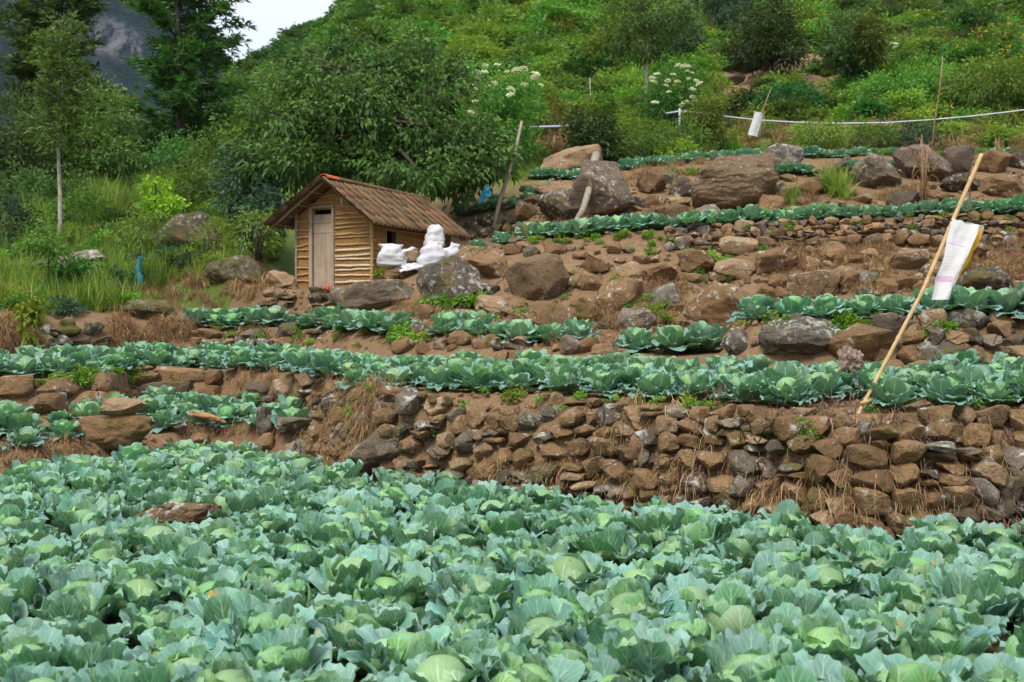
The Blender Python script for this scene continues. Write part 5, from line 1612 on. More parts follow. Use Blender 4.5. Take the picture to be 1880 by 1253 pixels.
def flower_heads(root, spots_, D, rad, seed):
    """flat white umbels: a plate of many tiny florets; each is a part of its shrub"""
    rng = np.random.default_rng(seed)
    ms = []
    for k in range(3):
        n = 90
        a = rng.random(n) * 6.28; r = np.sqrt(rng.random(n)) * rad
        P = np.stack([r * np.cos(a), r * np.sin(a), .10 * rad - .35 * r * r / rad + .08 * rad * rng.normal(size=n)], 1)
        A = unit(np.stack([np.cos(a), np.sin(a), .6 + 0 * a], 1) + rng.normal(size=(n, 3)) * .5)
        ms.append(leaf_cloud('flower_head', P, A, np.full(n, rad * .38), np.full(n, rad * .34), rng.random(n), M['flower_white'], rng, 0, 1.5))
    for i, (px, py) in enumerate(spots_):
        o = link('flower_head', ms[i % 3], root, loc=at(px, py, D - 1.15) - root.location)
        o.rotation_euler = (R(rng.uniform(5, 30)), R(rng.uniform(-20, 20)), rng.uniform(0, 6))
        s = rng.uniform(.55, 1.0); o.scale = (s, s, s)

# the broad tree behind the hut
T = 24.6
bigtree = tree('broad dark green tree with drooping leaves spreading behind and over the mud hut', (716, 470), T, [
  (560, 112, 34, 30, 25.4, .6), (640, 78, 36, 26, 25.6, .6), (768, 98, 40, 30, 25.6, .7), (842, 130, 28, 24, 25.2, .5), (595, 165, 80, 45, 25.2, 1.2), (660, 120, 50, 30, 25.4, .8), (722, 140, 60, 36, 25.4, 1.0), (800, 180, 70, 48, 25.2, 1.1), (515, 225, 75, 62, 24.9, 1.3), (645, 235, 115, 75, 24.6, 1.5),
  (765, 250, 105, 65, 24.5, 1.4), (868, 255, 60, 46, 24.6, 1.0), (462, 285, 42, 48, 24.8, .9), (912, 292, 40, 32, 24.2, .7), (555, 295, 95, 40, 24.0, 1.0), (822, 318, 74, 34, 23.8, 1.0), (690, 303, 80, 28, 23.9, .8), (760, 322, 60, 24, 22.6, .5), (655, 180, 60, 40, 24.0, .8), (480, 330, 34, 24, 24.2, .5)],
  820, 28, .32, .15, .080, 'leaf_tree', 3, (.16, 700, 180), 'bark_dark', droop=.42, inner=.35, limbs=34)

# feathery silver oaks: tiers of branches with fans of narrow leaves
def feather_tree(label, basepx, D, height, tiers, seed, mat='leaf_oak', bark='bark_dark', r0=.16, start=.2, spread=(2.2, .7), leafL=.24, per=60, lean=0.0, group=None):
    rr = random.Random(seed); rng = np.random.default_rng(seed)
    base = at(*basepx, D)
    root = tag(empty('silver_oak', base), label, 'tree', group)
    bm = bmesh.new()
    tp = [Vector((lean * (i / 8) ** 1.5 + rr.uniform(-.03, .03) * i * .5, rr.uniform(-.03, .03) * i * .5, -.2 + (height + .2) * i / 8)) for i in range(9)]
    tube(bm, tp, [r0 * (1 - .85 * i / 8) for i in range(9)], 8)
    P, A, t = [], [], []
    for k in range(tiers):
        f = start + (1 - start) * (k + rr.random()) / tiers
        i = min(int(f * 8), 7); p0 = tp[i].lerp(tp[i + 1], f * 8 - i)
        az = rr.uniform(0, 6.28)
        g = (f - start) / (1 - start)
        ln = (spread[0] * (1 - g) + spread[1] * g) * rr.uniform(.55, 1.15)
        if g < .15: ln *= .65
        d = Vector((math.cos(az), math.sin(az), rr.uniform(.0, .35) + .45 * g))
        p1 = p0 + d * ln * .5; p2 = p0 + d * ln + Vector((0, 0, -.02 * ln * ln + rr.uniform(-.1, .25)))
        tube(bm, [p0, p1, p2], [r0 * .28 * (1 - .6 * g), r0 * .17, r0 * .04], 5)
        m = int(per * ln / 1.2)
        for j in range(max(4, m // 7)):
            q = rr.uniform(.28, 1.05)
            c = (p0.lerp(p1, q * 2) if q < .5 else p1.lerp(p2, q * 2 - 1))
            c = c + Vector((rr.gauss(0, .16), rr.gauss(0, .16), rr.gauss(0.03, .10)))
            tc = rr.random()
            for _ in range(7):
                a = Vector((rr.gauss(0, .8), rr.gauss(0, .8), rr.gauss(.15, .45))) + d * .6
                P.append(tuple(c)); A.append(tuple(a)); t.append(.5 * tc + .35 * rr.random() + .15 * g)
    link('trunk', bm_mesh('trunk', bm, M[bark], True), root)
    P = np.array(P); n = len(P)
    link('crown', leaf_cloud('crown', P, np.array(A), leafL * rng.uniform(.6, 1.4, n), leafL * .26 * rng.uniform(.7, 1.3, n), np.array(t), M[mat], rng, .15, .3), root)
    return root
feather_tree('tall dark feathery tree at the upper left corner', (112, 352), 42, 10.5, 120, 1, spread=(2.3, 1.3), per=150, r0=.17, leafL=.30, start=.12)
feather_tree('tall dark feathery tree standing against the patch of sky', (330, 345), 39, 8.6, 120, 2, spread=(2.1, 1.9), per=150, r0=.19, leafL=.28, start=.12)
feather_tree('slim young feathery tree with thin pale trunk at the left', (112, 445), 25, 5.0, 62, 3, mat='leaf_young', bark='bark_pale', r0=.06, start=.46, spread=(.95, .22), per=210, leafL=.17)
feather_tree('small far tree with pale trunk between the two tall feathery trees', (230, 285), 60, 3.0, 26, 4, mat='leaf_olive', bark='bark_pale', r0=.06, start=.55, spread=(1.0, .7), per=50, leafL=.25)

LT = [
 ('dark bushy tree at the left edge with yellowish leaves', (38, 380), 33, [(35, 235, 80, 65, 34, 1.3), (10, 300, 60, 70, 33, 1.2), (75, 300, 55, 60, 33, 1.2)], 420, 15, .32, .16, .08, 'leaf_dark', 61, (.10, 38, 260)),
 ('dark rounded tree right of the slim pale trunk', (172, 390), 34, [(185, 215, 62, 55, 35, 1.2), (165, 280, 52, 60, 34, 1.2), (215, 300, 38, 50, 34, 1.0)], 420, 15, .32, .16, .07, 'leaf_oak', 62, (.10, 175, 240)),
 ('dark low tree behind the left grass slope', (60, 400), 30, [(60, 365, 62, 50, 30, 1.1), (130, 375, 40, 45, 30, .9)], 260, 14, .30, .14, .07, 'leaf_dark', 63, None),
 ('mid green bush beside the slim pale trunk', (150, 440), 27, [(150, 400, 45, 42, 27, .8), (110, 420, 30, 25, 26.5, .5)], 170, 14, .24, .12, .06, 'leaf_mid', 64, None),
 ('green leafy bush at the far left edge', (10, 480), 25, [(15, 425, 45, 60, 25, .8)], 160, 14, .22, .12, .055, 'leaf_blue', 65, None),
 ('leafy green shrub left of the broad tree', (395, 400), 28, [(395, 320, 55, 65, 29, 1.0), (360, 360, 35, 40, 28, .8)], 240, 14, .28, .13, .06, 'leaf_mid', 66, None),
 ('bluish green shrub under the left side of the broad tree', (455, 440), 24, [(455, 350, 50, 70, 24.5, .8), (490, 390, 35, 50, 23.5, .6)], 260, 14, .24, .12, .05, 'leaf_blue', 67, None),
 ('pale green weedy shrub left of the hut roof', (470, 470), 22.3, [(470, 425, 40, 38, 22.5, .5)], 70, 11, .2, .10, .035, 'leaf_mid', 68, None),
 ('bright lime green shrub on the left slope', (292, 415), 26, [(287, 345, 20, 17, 26, .3), (300, 385, 32, 24, 26, .4)], 70, 12, .16, .13, .07, 'leaf_lime', 69, None),
 ('dark green bush above the lichened boulder', (245, 370), 34, [(255, 330, 45, 40, 35, .9), (320, 345, 35, 30, 33, .7)], 180, 14, .28, .14, .06, 'leaf_dark', 70, None),
 ('leafy shrub in front of the lower dark trunk of the tall tree', (330, 360), 33, [(335, 300, 55, 45, 34, .9)], 170, 14, .28, .14, .06, 'leaf_oak', 71, None),
 ('wispy olive shrub growing against the lichened boulder', (385, 470), 22.2, [(392, 440, 30, 32, 22.4, .35)], 60, 12, .16, .09, .03, 'leaf_mid', 72, None),
]
for lab, bp, D, bl, ncl, per, rc, L, W, mt, sd_, tr in LT:
    tree(lab, bp, D, bl, ncl, per, rc, L, W, mt, sd_, tr, cat='tree' if tr else 'shrub', name='tree' if tr else 'shrub')

# saplings with plastic sleeves
def sapling(label, px, pyb, pyt, bl, seed, guard=None, mat='leaf_mid', D=None):
    b = hit(px, pyb)
    D = b.y
    root = tag(empty('sapling', b), label, 'sapling')
    top = at(px + 3, pyt, D) - b
    trunk(root, [Vector((0, 0, -.05)), top * .5 + Vector((.02, 0, 0)), top], .016, .006, 'bark_dark', (), 6, 'stem')
    B = pxblobs(b, [(x, y, rx, rz, D, ry) for x, y, rx, rz, ry in bl])
    link('crown', crown('crown', B, 46, 16, .16, .10, .034, mat, seed, .35, .2), root)
    if guard:
        g0, g1 = guard
        bm = bmesh.new()
        n = 10
        k = D / F
        pts = [at(px + 2.5 * math.sin(i * .7) + 5 * (i / n), g0 + (g1 - g0) * i / n, D) - b for i in range(n + 1)]
        tube(bm, pts, [6.5 * k * (1.05 - .45 * i / n + .18 * math.sin(i * 2.1)) for i in range(n + 1)], 9, False)
        for v in bm.verts:
            v.co += Vector((noise.noise(v.co * 14), noise.noise(v.co * 14 + Vector((5, 5, 5))), 0)) * .018
        me = bm_mesh('trunk_guard', bm, M['teal_plastic'], True)
        o = link('trunk_guard', me, root); o.modifiers.new('thickness', 'SOLIDIFY').thickness = .006
    return root
sapling('sapling in a long teal plastic sleeve on the left slope', 254, 533, 405, [(258, 425, 42, 30, .4), (272, 395, 25, 18, .3)], 31, (533, 472))
sapling('leafy sapling in a short teal sleeve near the hut', 444, 468, 345, [(442, 360, 40, 42, .4)], 32, (468, 428))
sapling('thin sapling leaning over the pale slab in the left grass', 86, 552, 435, [(72, 440, 32, 24, .35), (100, 458, 22, 16, .3)], 33)
sapling('small sapling with broad fronds beside the pale slab', 112, 545, 480, [(128, 490, 42, 16, .35)], 34)

# ---- the slope on the right: shrubs and trees one can tell apart
elder = tree('tall shrub with many flat white flower heads right of the broad tree', (915, 335), 30.5, [(905, 165, 66, 48, 31, 1.2), (955, 190, 40, 48, 31, 1.0), (868, 215, 42, 60, 30.6, 1.0), (930, 255, 55, 55, 30.6, 1.1), (885, 290, 40, 40, 30.3, .8)],
     520, 14, .30, .15, .055, 'leaf_mid', 81, (.07, 912, 190), cat='shrub', name='flowering_shrub')
flower_heads(elder, [(856, 128), (892, 121), (875, 133), (888, 134), (913, 120), (931, 133), (948, 131), (983, 136), (982, 142), (883, 149), (862, 159), (869, 164), (893, 158), (906, 156), (938, 165), (937, 175), (963, 156), (993, 157), (842, 173), (830, 203), (864, 207), (872, 209), (880, 237), (893, 238), (962, 128), (870, 188)], 30.6, .125, 5)
eld2 = tree('smaller shrub with round white flower heads behind the bent pipe', (1235, 225), 35, [(1240, 160, 50, 42, 35.5, 1.0), (1215, 190, 32, 34, 35, .8), (1268, 180, 26, 34, 35, .8)],
     300, 14, .28, .14, .05, 'leaf_mid', 82, None, cat='shrub', name='flowering_shrub')
flower_heads(eld2, [(1206, 137), (1197, 144), (1198, 151), (1225, 150), (1235, 138), (1243, 151), (1261, 132), (1253, 123), (1263, 123), (1243, 121), (1270, 135), (1263, 146), (1278, 150), (1282, 155), (1271, 165), (1270, 179), (1202, 189), (1251, 194), (1257, 188), (1227, 170), (1222, 158), (1274, 186)], 35, .115, 6)
eld3 = tree('little flowering bush with few white blooms right of the yellowish tree', (1640, 118), 47, [(1638, 98, 24, 16, 47, .7)], 60, 12, .25, .16, .06, 'leaf_mid', 83, None, cat='shrub', name='flowering_shrub', limbs=3)
flower_heads(eld3, [(1624, 77), (1632, 80), (1641, 82), (1641, 88)], 47, .16, 7)
RT_ = [
 ('dense round dark green bush beside the topmost boulder', (1085, 300), 31.2, [(1085, 245, 42, 40, 31.5, 1.0), (1100, 275, 42, 28, 31, .8)], 330, 15, .22, .13, .07, 'leaf_dark', 91, None, 'shrub'),
 ('bright feathery bush right of the round dark bush', (1200, 290), 32, [(1180, 262, 50, 30, 32, .9), (1240, 262, 52, 34, 32, .9), (1130, 282, 34, 20, 31.4, .7)], 330, 14, .22, .13, .04, 'leaf_mid', 92, None, 'shrub'),
 ('light green low bush in front of the bright feathery bush', (1250, 285), 31.3, [(1240, 277, 34, 16, 31.4, .5)], 90, 14, .18, .11, .035, 'leaf_bright', 93, None, 'shrub'),
 ('small olive tree at the left end of the sagging pipe', (1295, 255), 33, [(1288, 205, 34, 26, 33, .7), (1302, 232, 24, 18, 33, .5)], 170, 13, .2, .12, .05, 'leaf_olive', 94, None, 'tree'),
 ('slender tree with bare pale trunk and thin crown left of the white flowered bush', (1183, 226), 38, [(1165, 40, 60, 48, 38.5, 1.3), (1215, 25, 62, 46, 38, 1.3), (1180, 85, 42, 28, 38, .8), (1135, 70, 30, 30, 38, .8)], 420, 14, .30, .15, .06, 'leaf_oak', 95, (.075, 1187, 40), 'tree'),
 ('dark bluish tree behind the slender pale trunk', (1245, 120), 48, [(1246, 68, 38, 42, 48, 1.2), (1225, 92, 28, 24, 48, .9)], 260, 14, .34, .18, .07, 'leaf_blue', 96, None, 'tree'),
 ('left one of the two thin stemmed trees at the top of the slope', (1306, 102), 56, [(1302, -6, 36, 26, 56, 1.2)], 150, 14, .36, .2, .07, 'leaf_blue', 97, (.07, 1304, 10), 'tree'),
 ('right one of the two thin stemmed trees at the top of the slope', (1334, 88), 56, [(1335, 14, 34, 28, 56, 1.2), (1355, -8, 26, 20, 56, 1.0)], 170, 14, .36, .2, .07, 'leaf_blue', 98, (.075, 1334, 20), 'tree'),
 ('large dark tree right of the two thin stemmed trees', (1405, 125), 46, [(1405, 40, 52, 44, 46.5, 1.4), (1390, 85, 46, 34, 46, 1.2), (1440, 90, 34, 30, 46, 1.0)], 430, 15, .34, .18, .08, 'leaf_dark', 99, (.12, 1405, 50), 'tree'),
 ('dark tree with sunlit yellow green side near the brown earth patch', (1565, 135), 42, [(1545, 78, 46, 42, 42.3, 1.3), (1570, 112, 46, 24, 42, 1.0)], 330, 14, .30, .16, .07, 'leaf_dark', 100, (.10, 1552, 80), 'tree'),
 ('yellow green leafy shrub leaning on the dark tree', (1590, 120), 41, [(1594, 68, 24, 40, 41, .7)], 130, 14, .24, .17, .06, 'leaf_olive', 101, None, 'shrub'),
 ('dark round bush high on the green slope', (902, 105), 66, [(904, 72, 30, 34, 66, 1.2)], 220, 14, .36, .2, .09, 'leaf_dark', 102, None, 'shrub'),
 ('dark pointed tree left of the dark round bush', (848, 130), 62, [(850, 95, 24, 32, 62, 1.0), (850, 60, 13, 24, 62, .6)], 200, 14, .34, .2, .07, 'leaf_oak', 103, None, 'tree'),
 ('dark leafy bush below the pipe right of centre', (1500, 282), 31.6, [(1500, 252, 48, 24, 31.8, .8)], 150, 14, .22, .12, .04, 'leaf_mid', 104, None, 'shrub'),
 ('low feathery green bush just above the top cabbage row', (1610, 282), 31.4, [(1600, 258, 34, 20, 31.6, .6)], 100, 14, .2, .12, .035, 'leaf_mid', 105, None, 'shrub'),
 ('feathery bush right of the low green one behind the top cabbages', (1685, 275), 31.2, [(1682, 255, 30, 22, 31.4, .6)], 100, 14, .2, .12, .035, 'leaf_blue', 106, None, 'shrub'),
 ('olive brown bush by the straight pale pipe', (1010, 265), 34, [(1005, 215, 40, 36, 34.3, .9)], 170, 13, .26, .12, .045, 'leaf_olive', 107, None, 'shrub'),
 ('tall mid green bush crowding the right end of the pipe', (1800, 195), 37, [(1800, 165, 66, 42, 37.5, 1.3), (1860, 150, 50, 45, 37, 1.2)], 430, 14, .28, .15, .06, 'leaf_mid', 108, None, 'shrub'),
 ('wide green bush in the middle of the right slope', (1660, 205), 38, [(1640, 175, 66, 34, 38.5, 1.2), (1700, 160, 50, 34, 39, 1.1)], 380, 14, .28, .15, .06, 'leaf_mid', 109, None, 'shrub'),
 ('dark green thicket left of the brown earth patch', (1445, 205), 38, [(1445, 185, 56, 28, 38.5, 1.0)], 240, 14, .28, .15, .06, 'leaf_dark', 110, None, 'shrub'),
]
for lab, bp, D, bl, ncl, per, rc, L, W, mt, sd_, tr, cat in RT_:
    tree(lab, bp, D, bl, ncl, per, rc, L, W, mt, sd_, tr, 'bark_pale' if sd_ in (95, 97, 98) else 'bark_dark', cat, name=cat, limbs=5)
# agave like rosette
base = at(1375, 200, 39)
ag = tag(empty('agave', base), 'dark spiky agave like plant on the brown earth of the slope', 'agave')
ar = random.Random(8)
for i in range(16):
    bm = bmesh.new()
    az = i * 2.4; el = R(ar.uniform(35, 85)); ln = ar.uniform(.8, 1.15)
    d = Vector((math.cos(az) * math.cos(el), math.sin(az) * math.cos(el), math.sin(el)))
    s = d.cross(UP).normalized()
    p = [d * ln * f + UP * (-.25 * f * f * ln * math.cos(el)) for f in (0, .5, 1)]
    v = [bm.verts.new(p[0] + s * .045), bm.verts.new(p[1] + s * .05), bm.verts.new(p[2]), bm.verts.new(p[1] - s * .05), bm.verts.new(p[0] - s * .045), bm.verts.new(p[1] - d.cross(s) * -.03)]
    bm.faces.new((v[0], v[1], v[5])); bm.faces.new((v[1], v[2], v[5])); bm.faces.new((v[2], v[3], v[5])); bm.faces.new((v[3], v[4], v[5])); bm.faces.new((v[4], v[0], v[5]))
    link('leaf', bm_mesh('agave_leaf', bm, M['leaf_blue']), ag)
# trees of the ridge against the sky, each its own
RIDGE = [(432, 205, 26, 40, 0), (452, 178, 24, 34, 0), (478, 170, 34, 52, 0), (505, 140, 34, 50, 0), (535, 128, 26, 44, 2), (556, 112, 22, 34, 0), (580, 100, 28, 36, 0), (606, 82, 30, 40, 2), (560, 160, 36, 40, 0), (610, 135, 36, 40, 1), (648, 62, 18, 22, 3), (662, 100, 34, 38, 0), (690, 60, 34, 40, 0), (720, 95, 34, 36, 1), (750, 60, 30, 36, 2), (790, 55, 34, 40, 0), (640, 45, 36, 36, 0), (760, 110, 36, 34, 1), (820, 90, 30, 36, 0), (500, 200, 44, 40, 1), (445, 235, 40, 36, 1), (700, 20, 40, 36, 0), (770, 10, 40, 36, 2), (840, 25, 36, 36, 1)]
kinds_r = [('leaf_dark', 'dark round tree of the wooded ridge'), ('leaf_mid', 'mid green tree of the wooded ridge'), ('leaf_oak', 'olive green tree of the wooded ridge'), ('leaf_rust', 'rust red tree standing out on the wooded ridge')]
cr_mesh = {}
ORD = ['first', 'second', 'third', 'fourth', 'fifth', 'sixth', 'seventh', 'eighth', 'ninth', 'tenth', 'eleventh', 'twelfth', 'thirteenth', 'fourteenth']
sky_ = sorted(range(8), key=lambda q: RIDGE[q][0])
low_ = sorted([q for q in range(8, len(RIDGE)) if RIDGE[q][4] != 3], key=lambda q: RIDGE[q][0])
RLAB = {q: '%s tree from the left along the skyline of the wooded ridge' % ORD[n] for n, q in enumerate(sky_)}
RLAB.update({q: '%s wooded ridge tree from the left among those below the skyline trees' % (ORD + ['fifteenth', 'sixteenth'])[n] for n, q in enumerate(low_)})
for i, (px, py, rx, rz, k) in enumerate(RIDGE):
    D = 96 + (i * 7) % 22 if py > 80 else 104 + (i * 5) % 20
    key = (k, i % 2)
    if key not in cr_mesh:
        g = np.random.default_rng(500 + i)
        bl = [((0, 0, 0), (1, 1, 1))] + [((g.uniform(-.5, .5), g.uniform(-.5, .5), g.uniform(-.2, .7)), (.5, .5, .45)) for _ in range(5)]
        cr_mesh[key] = crown('crown', bl, 260, 14, .22, .15, .09, kinds_r[k][0], 600 + i, .15, .55)
        bm = bmesh.new(); tube(bm, [(0, 0, -2.2), (.05, 0, -1), (0, 0, 0)], [.10, .08, .05], 6)
        cr_mesh[('t', key)] = bm_mesh('trunk', bm, M['bark_dark'], True)
    c = at(px, py, D)
    s = rx * D / F
    root = tag(empty('ridge_tree', c - UP * 2 * s), RLAB.get(i, kinds_r[k][1]), 'tree', None if k == 3 else 'trees of the wooded ridge')
    for nm, me in (('crown', cr_mesh[key]), ('trunk', cr_mesh[('t', key)])):
        link(nm, me, root, loc=(0, 0, 2 * s), rot=(0, 0, i * 1.3), scl=(s, s, s * rz / rx * .9))

# ------------------------------------------------------------------ ground cover (nobody could count it)
def bush_proto(seed, mat, ncl, per, L, W, rc=.3, flat=.8, flowers=0, fl='flower_yellow'):
    g = np.random.default_rng(seed)
    bl = [((0, 0, .3), (.8, .8, .6 * flat))] + [((g.uniform(-.7, .7), g.uniform(-.7, .7), g.uniform(.2, .7) * flat), (.45, .45, .4)) for _ in range(5)]
    P, A, t = clusters(bl, ncl, per, rc, g, .55, -.2)
    n = len(P)
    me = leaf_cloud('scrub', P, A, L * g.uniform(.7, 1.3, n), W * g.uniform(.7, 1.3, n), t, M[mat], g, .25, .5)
    if flowers:
        P2, A2, t2 = clusters(bl, flowers, 5, .04, g, .98, -.1)
        me2 = leaf_cloud('scrub', P2, A2, np.full(len(P2), .085), np.full(len(P2), .07), t2, M[fl], g, 0, 1)
        bm = bmesh.new(); bm.from_mesh(me); n0 = len(bm.faces); bm.from_mesh(me2); bm.faces.ensure_lookup_table()
        for f in bm.faces[n0:]: f.material_index = 1
        bm.to_mesh(me); bm.free(); me.materials.append(M[fl])
    return me
def tuft(seed, n, h, spread, width, mat, bend=.6, hang=False, twigs=False):
    g = random.Random(seed)
    Vv, Fc, tt = [], [], []
    for i in range(n):
        az = g.uniform(0, 6.28); lean = abs(g.gauss(0, spread))
        d = Vector((math.cos(az) * math.sin(lean), math.sin(az) * math.sin(lean), math.cos(lean)))
        b = Vector((g.gauss(0, .10), g.gauss(0, .10), 0)) * h
        ln = h * g.uniform(.5, 1.2)
        s = d.cross(UP); s = (s.normalized() if s.length > .01 else Vector((1, 0, 0))) * width * g.uniform(.7, 1.3)
        p = b.copy(); o = len(Vv)
        k = 4
        for j in range(k + 1):
            w = 1 - (j / k) ** 2 * .95
            Vv.append(tuple(p + s * w * .5)); Vv.append(tuple(p - s * w * .5))
            d = (d + Vector((0, 0, -bend * (j + 1) * .22)) + Vector((g.gauss(0, .08), g.gauss(0, .08), 0))).normalized()
            p = p + d * ln / k
        t = g.random()
        for j in range(k):
            Fc.append((o + 2 * j, o + 2 * j + 1, o + 2 * j + 3, o + 2 * j + 2)); tt.append(t)
    me = np_mesh('tuft', np.array(Vv), np.array(Fc), M[mat], False, np.array(tt))
    return me
def put(px, py, smin=0):
    return hit(px, py, smin)
sr = random.Random(99)
# scrub on the hillside
protos = [bush_proto(1, 'leaf_mid', 75, 12, .26, .09), bush_proto(2, 'leaf_bright', 70, 12, .26, .08, .34, .6), bush_proto(3, 'leaf_dark', 75, 12, .24, .10),
          bush_proto(4, 'leaf_mid', 80, 12, .26, .10, .3, .9, 26), bush_proto(5, 'leaf_blue', 70, 12, .26, .09), bush_proto(6, 'leaf_olive', 60, 11, .24, .07, .3, .7), bush_proto(7, 'leaf_bright', 80, 12, .20, .06, .3, .8, 10)]
BARE = [(1455, 152, 95, 44), (1345, 172, 40, 40), (1000, 262, 62, 26), (1505, 118, 40, 14)]
P, Ro, Sc, Ix = [], [], [], []
def hill_kind(px, py, D):
    n = noise.noise((px * .006, py * .012, 4.2)); n2 = noise.noise((px * .015, py * .03, 9.0))
    if px < 420: return sr.choice([2, 2, 0, 4])
    if px < 830 and py < 250: return sr.choice([2, 2, 0, 0, 2]) if n < .2 else 0
    if px > 1420 and 90 < py < 230 and n > -.25: return sr.choice([3, 3, 0, 6, 3])
    if px < 1250 and n2 > -.1: return sr.choice([1, 1, 6, 0, 1])
    if n > .22: return sr.choice([2, 2, 0])
    return sr.choice([0, 1, 0, 6, 5, 1])
y = 33.0
while y < 112:
    step = .62 + (y - 33) * .014
    x = -0.56 * y
    while x < .54 * y:
        xx, yy = x + sr.uniform(-.4, .4) * step, y + sr.uniform(-.4, .4) * step
        px = 940 + F * xx / yy
        z = ground_z(px, yy)
        py = 600 - F * (z - EYE) / yy
        x += step
        if py < -60 or px < -80 or px > 1960: continue
        if any(((px - a) / c) ** 2 + ((py - b) / d) ** 2 < 1 for a, b, c, d in BARE) and sr.random() < .93: continue
        if yy < 35.5 and px > 1000 and sr.random() < .5: continue
        P.append((xx, yy, z - .1)); Ro.append((R(sr.uniform(-12, 12)), R(sr.uniform(-12, 12)), sr.uniform(0, 6.28)))
        k = hill_kind(px, py, yy)
        big = 1.05 + .9 * noise.noise((px * .02, py * .05, 1.1))
        Sc.append(step * .78 * sr.uniform(.55, 1.35) * big); Ix.append(k)
    y += step * .8
for _ in range(620):
    px, py = sr.choice([(sr.uniform(-30, 230), sr.uniform(380, 580)), (sr.uniform(60, 420), sr.uniform(340, 480)), (sr.uniform(180, 430), sr.uniform(400, 500))])
    p = hit(px, py, 6)
    P.append((p.x, p.y, p.z - .03)); Ro.append((R(sr.uniform(-12, 12)), R(sr.uniform(-12, 12)), sr.uniform(0, 6.28)))
    Sc.append(sr.uniform(.16, .42)); Ix.append(sr.choice([0, 1, 1, 4, 6, 2, 5]))
scatter('scrub', 'dense green scrub with yellow flowers covering the slope above the terraces', 'scrub', protos, P, Ro, Sc, Ix)
print('scrub', len(P))
# grass on the left slope and round the hut terrace
gp = [tuft(10 + i, 46, .22, .55, .011, 'grass') for i in range(3)] + [tuft(15, 40, .5, .35, .016, 'grass', .4)]
P, Ro, Sc, Ix = [], [], [], []
def sow(n, boxes, kinds, smin_, smax_, smin=0, patch=None):
    for _ in range(n):
        x0, y0, x1, y1 = sr.choice(boxes)
        px, py = sr.uniform(x0, x1), sr.uniform(y0, y1)
        if patch is not None and noise.noise((px * .022, py * .045, n * .37)) < patch: continue
        p = hit(px, py, smin)
        if p is None: continue
        P.append(tuple(p)); Ro.append((R(sr.uniform(-10, 10)), R(sr.uniform(-10, 10)), sr.uniform(0, 6.28))); Sc.append(sr.uniform(smin_, smax_)); Ix.append(sr.choice(kinds))
sow(2900, [(-30, 400, 300, 575), (-30, 330, 430, 500), (180, 380, 440, 520), (-30, 500, 220, 572)], [0, 1, 2, 3], .6, 1.2, 6)
sow(900, [(380, 380, 520, 480), (860, 270, 1000, 330)], [0, 1, 2], .6, 1.1, 9)
sow(700, [(300, 330, 460, 400), (0, 310, 300, 420)], [3, 0], 1.0, 1.8, 9)
sow(14, [(1515, 345, 1550, 368)], [3], .9, 1.5, 9)
sow(5, [(1445, 365, 1462, 385)], [3], .6, 1.0, 9)
sow(200, [(1100, 280, 1890, 300)], [0, 1, 2], .5, .9, 12)
sow(60, [(1220, 318, 1290, 330)], [0, 1, 2], .4, .7, 10)
scatter('grass', 'short green grass growing on the slope left of the hut', 'grass', gp, P, Ro, Sc, Ix)
# dry straw on banks, edges and over the walls
dp = [tuft(20 + i, 40, .26, .8, .005, 'straw', 1.1) for i in range(3)] + [tuft(24, 30, .42, .5, .008, 'straw', .9), tuft(25, 26, .30, 1.35, .0045, 'straw', 2.2), tuft(26, 22, .22, 1.2, .006, 'husk', 1.6)]
P, Ro, Sc, Ix = [], [], [], []
sow(1500, [(240, 505, 500, 620), (0, 590, 80, 640), (210, 585, 350, 632), (380, 470, 480, 520)], [0, 1, 2, 0], .6, 1.6, 5, -.05)
sow(900, [(730, 560, 860, 625), (850, 590, 1180, 640), (1100, 520, 1260, 610)], [0, 1, 2, 4], .5, 1.2, 6, -.2)
sow(800, [(1420, 450, 1640, 540), (1740, 440, 1890, 520)], [0, 1, 2, 0], .5, 1.2, 7, -.2)
sow(600, [(1130, 300, 1260, 345), (1610, 350, 1700, 385), (1270, 285, 1410, 305), (1000, 395, 1090, 420), (1390, 355, 1500, 385)], [0, 1, 2], .6, 1.2, 10)
sow(260, [(550, 690, 720, 850), (430, 640, 560, 720), (640, 700, 720, 790)], [0, 1, 2, 4], .5, 1.1, 1)
sow(170, [(1040, 860, 1890, 960), (880, 860, 1060, 905)], [0, 1, 4, 2], .6, 1.2, 1)
sow(110, [(1510, 860, 1570, 930), (1650, 850, 1710, 930), (1400, 880, 1450, 930), (1220, 820, 1300, 900), (1740, 800, 1880, 930)], [4], .6, 1.2, 1)
sow(60, [(1300, 740, 1890, 930), (1120, 730, 1350, 800)], [4, 5, 4, 5, 0], .55, 1.25, 1)
sow(45, [(1480, 740, 1890, 840)], [5], .6, 1.1, 1)
sow(170, [(0, 800, 160, 850), (330, 780, 560, 800)], [0, 1, 4], .5, 1.0, 1)
sow(900, [(1300, 232, 1890, 280), (1000, 250, 1110, 290)], [3, 3, 0], 1.0, 2.2, 13)
sow(260, [(1560, 40, 1890, 110), (1480, 0, 1640, 30)], [3], 1.6, 3.0, 14)
scatter('dry_grass', 'straw coloured dry grass on the earth banks and hanging over the stone walls', 'dry grass', dp, P, Ro, Sc, Ix)
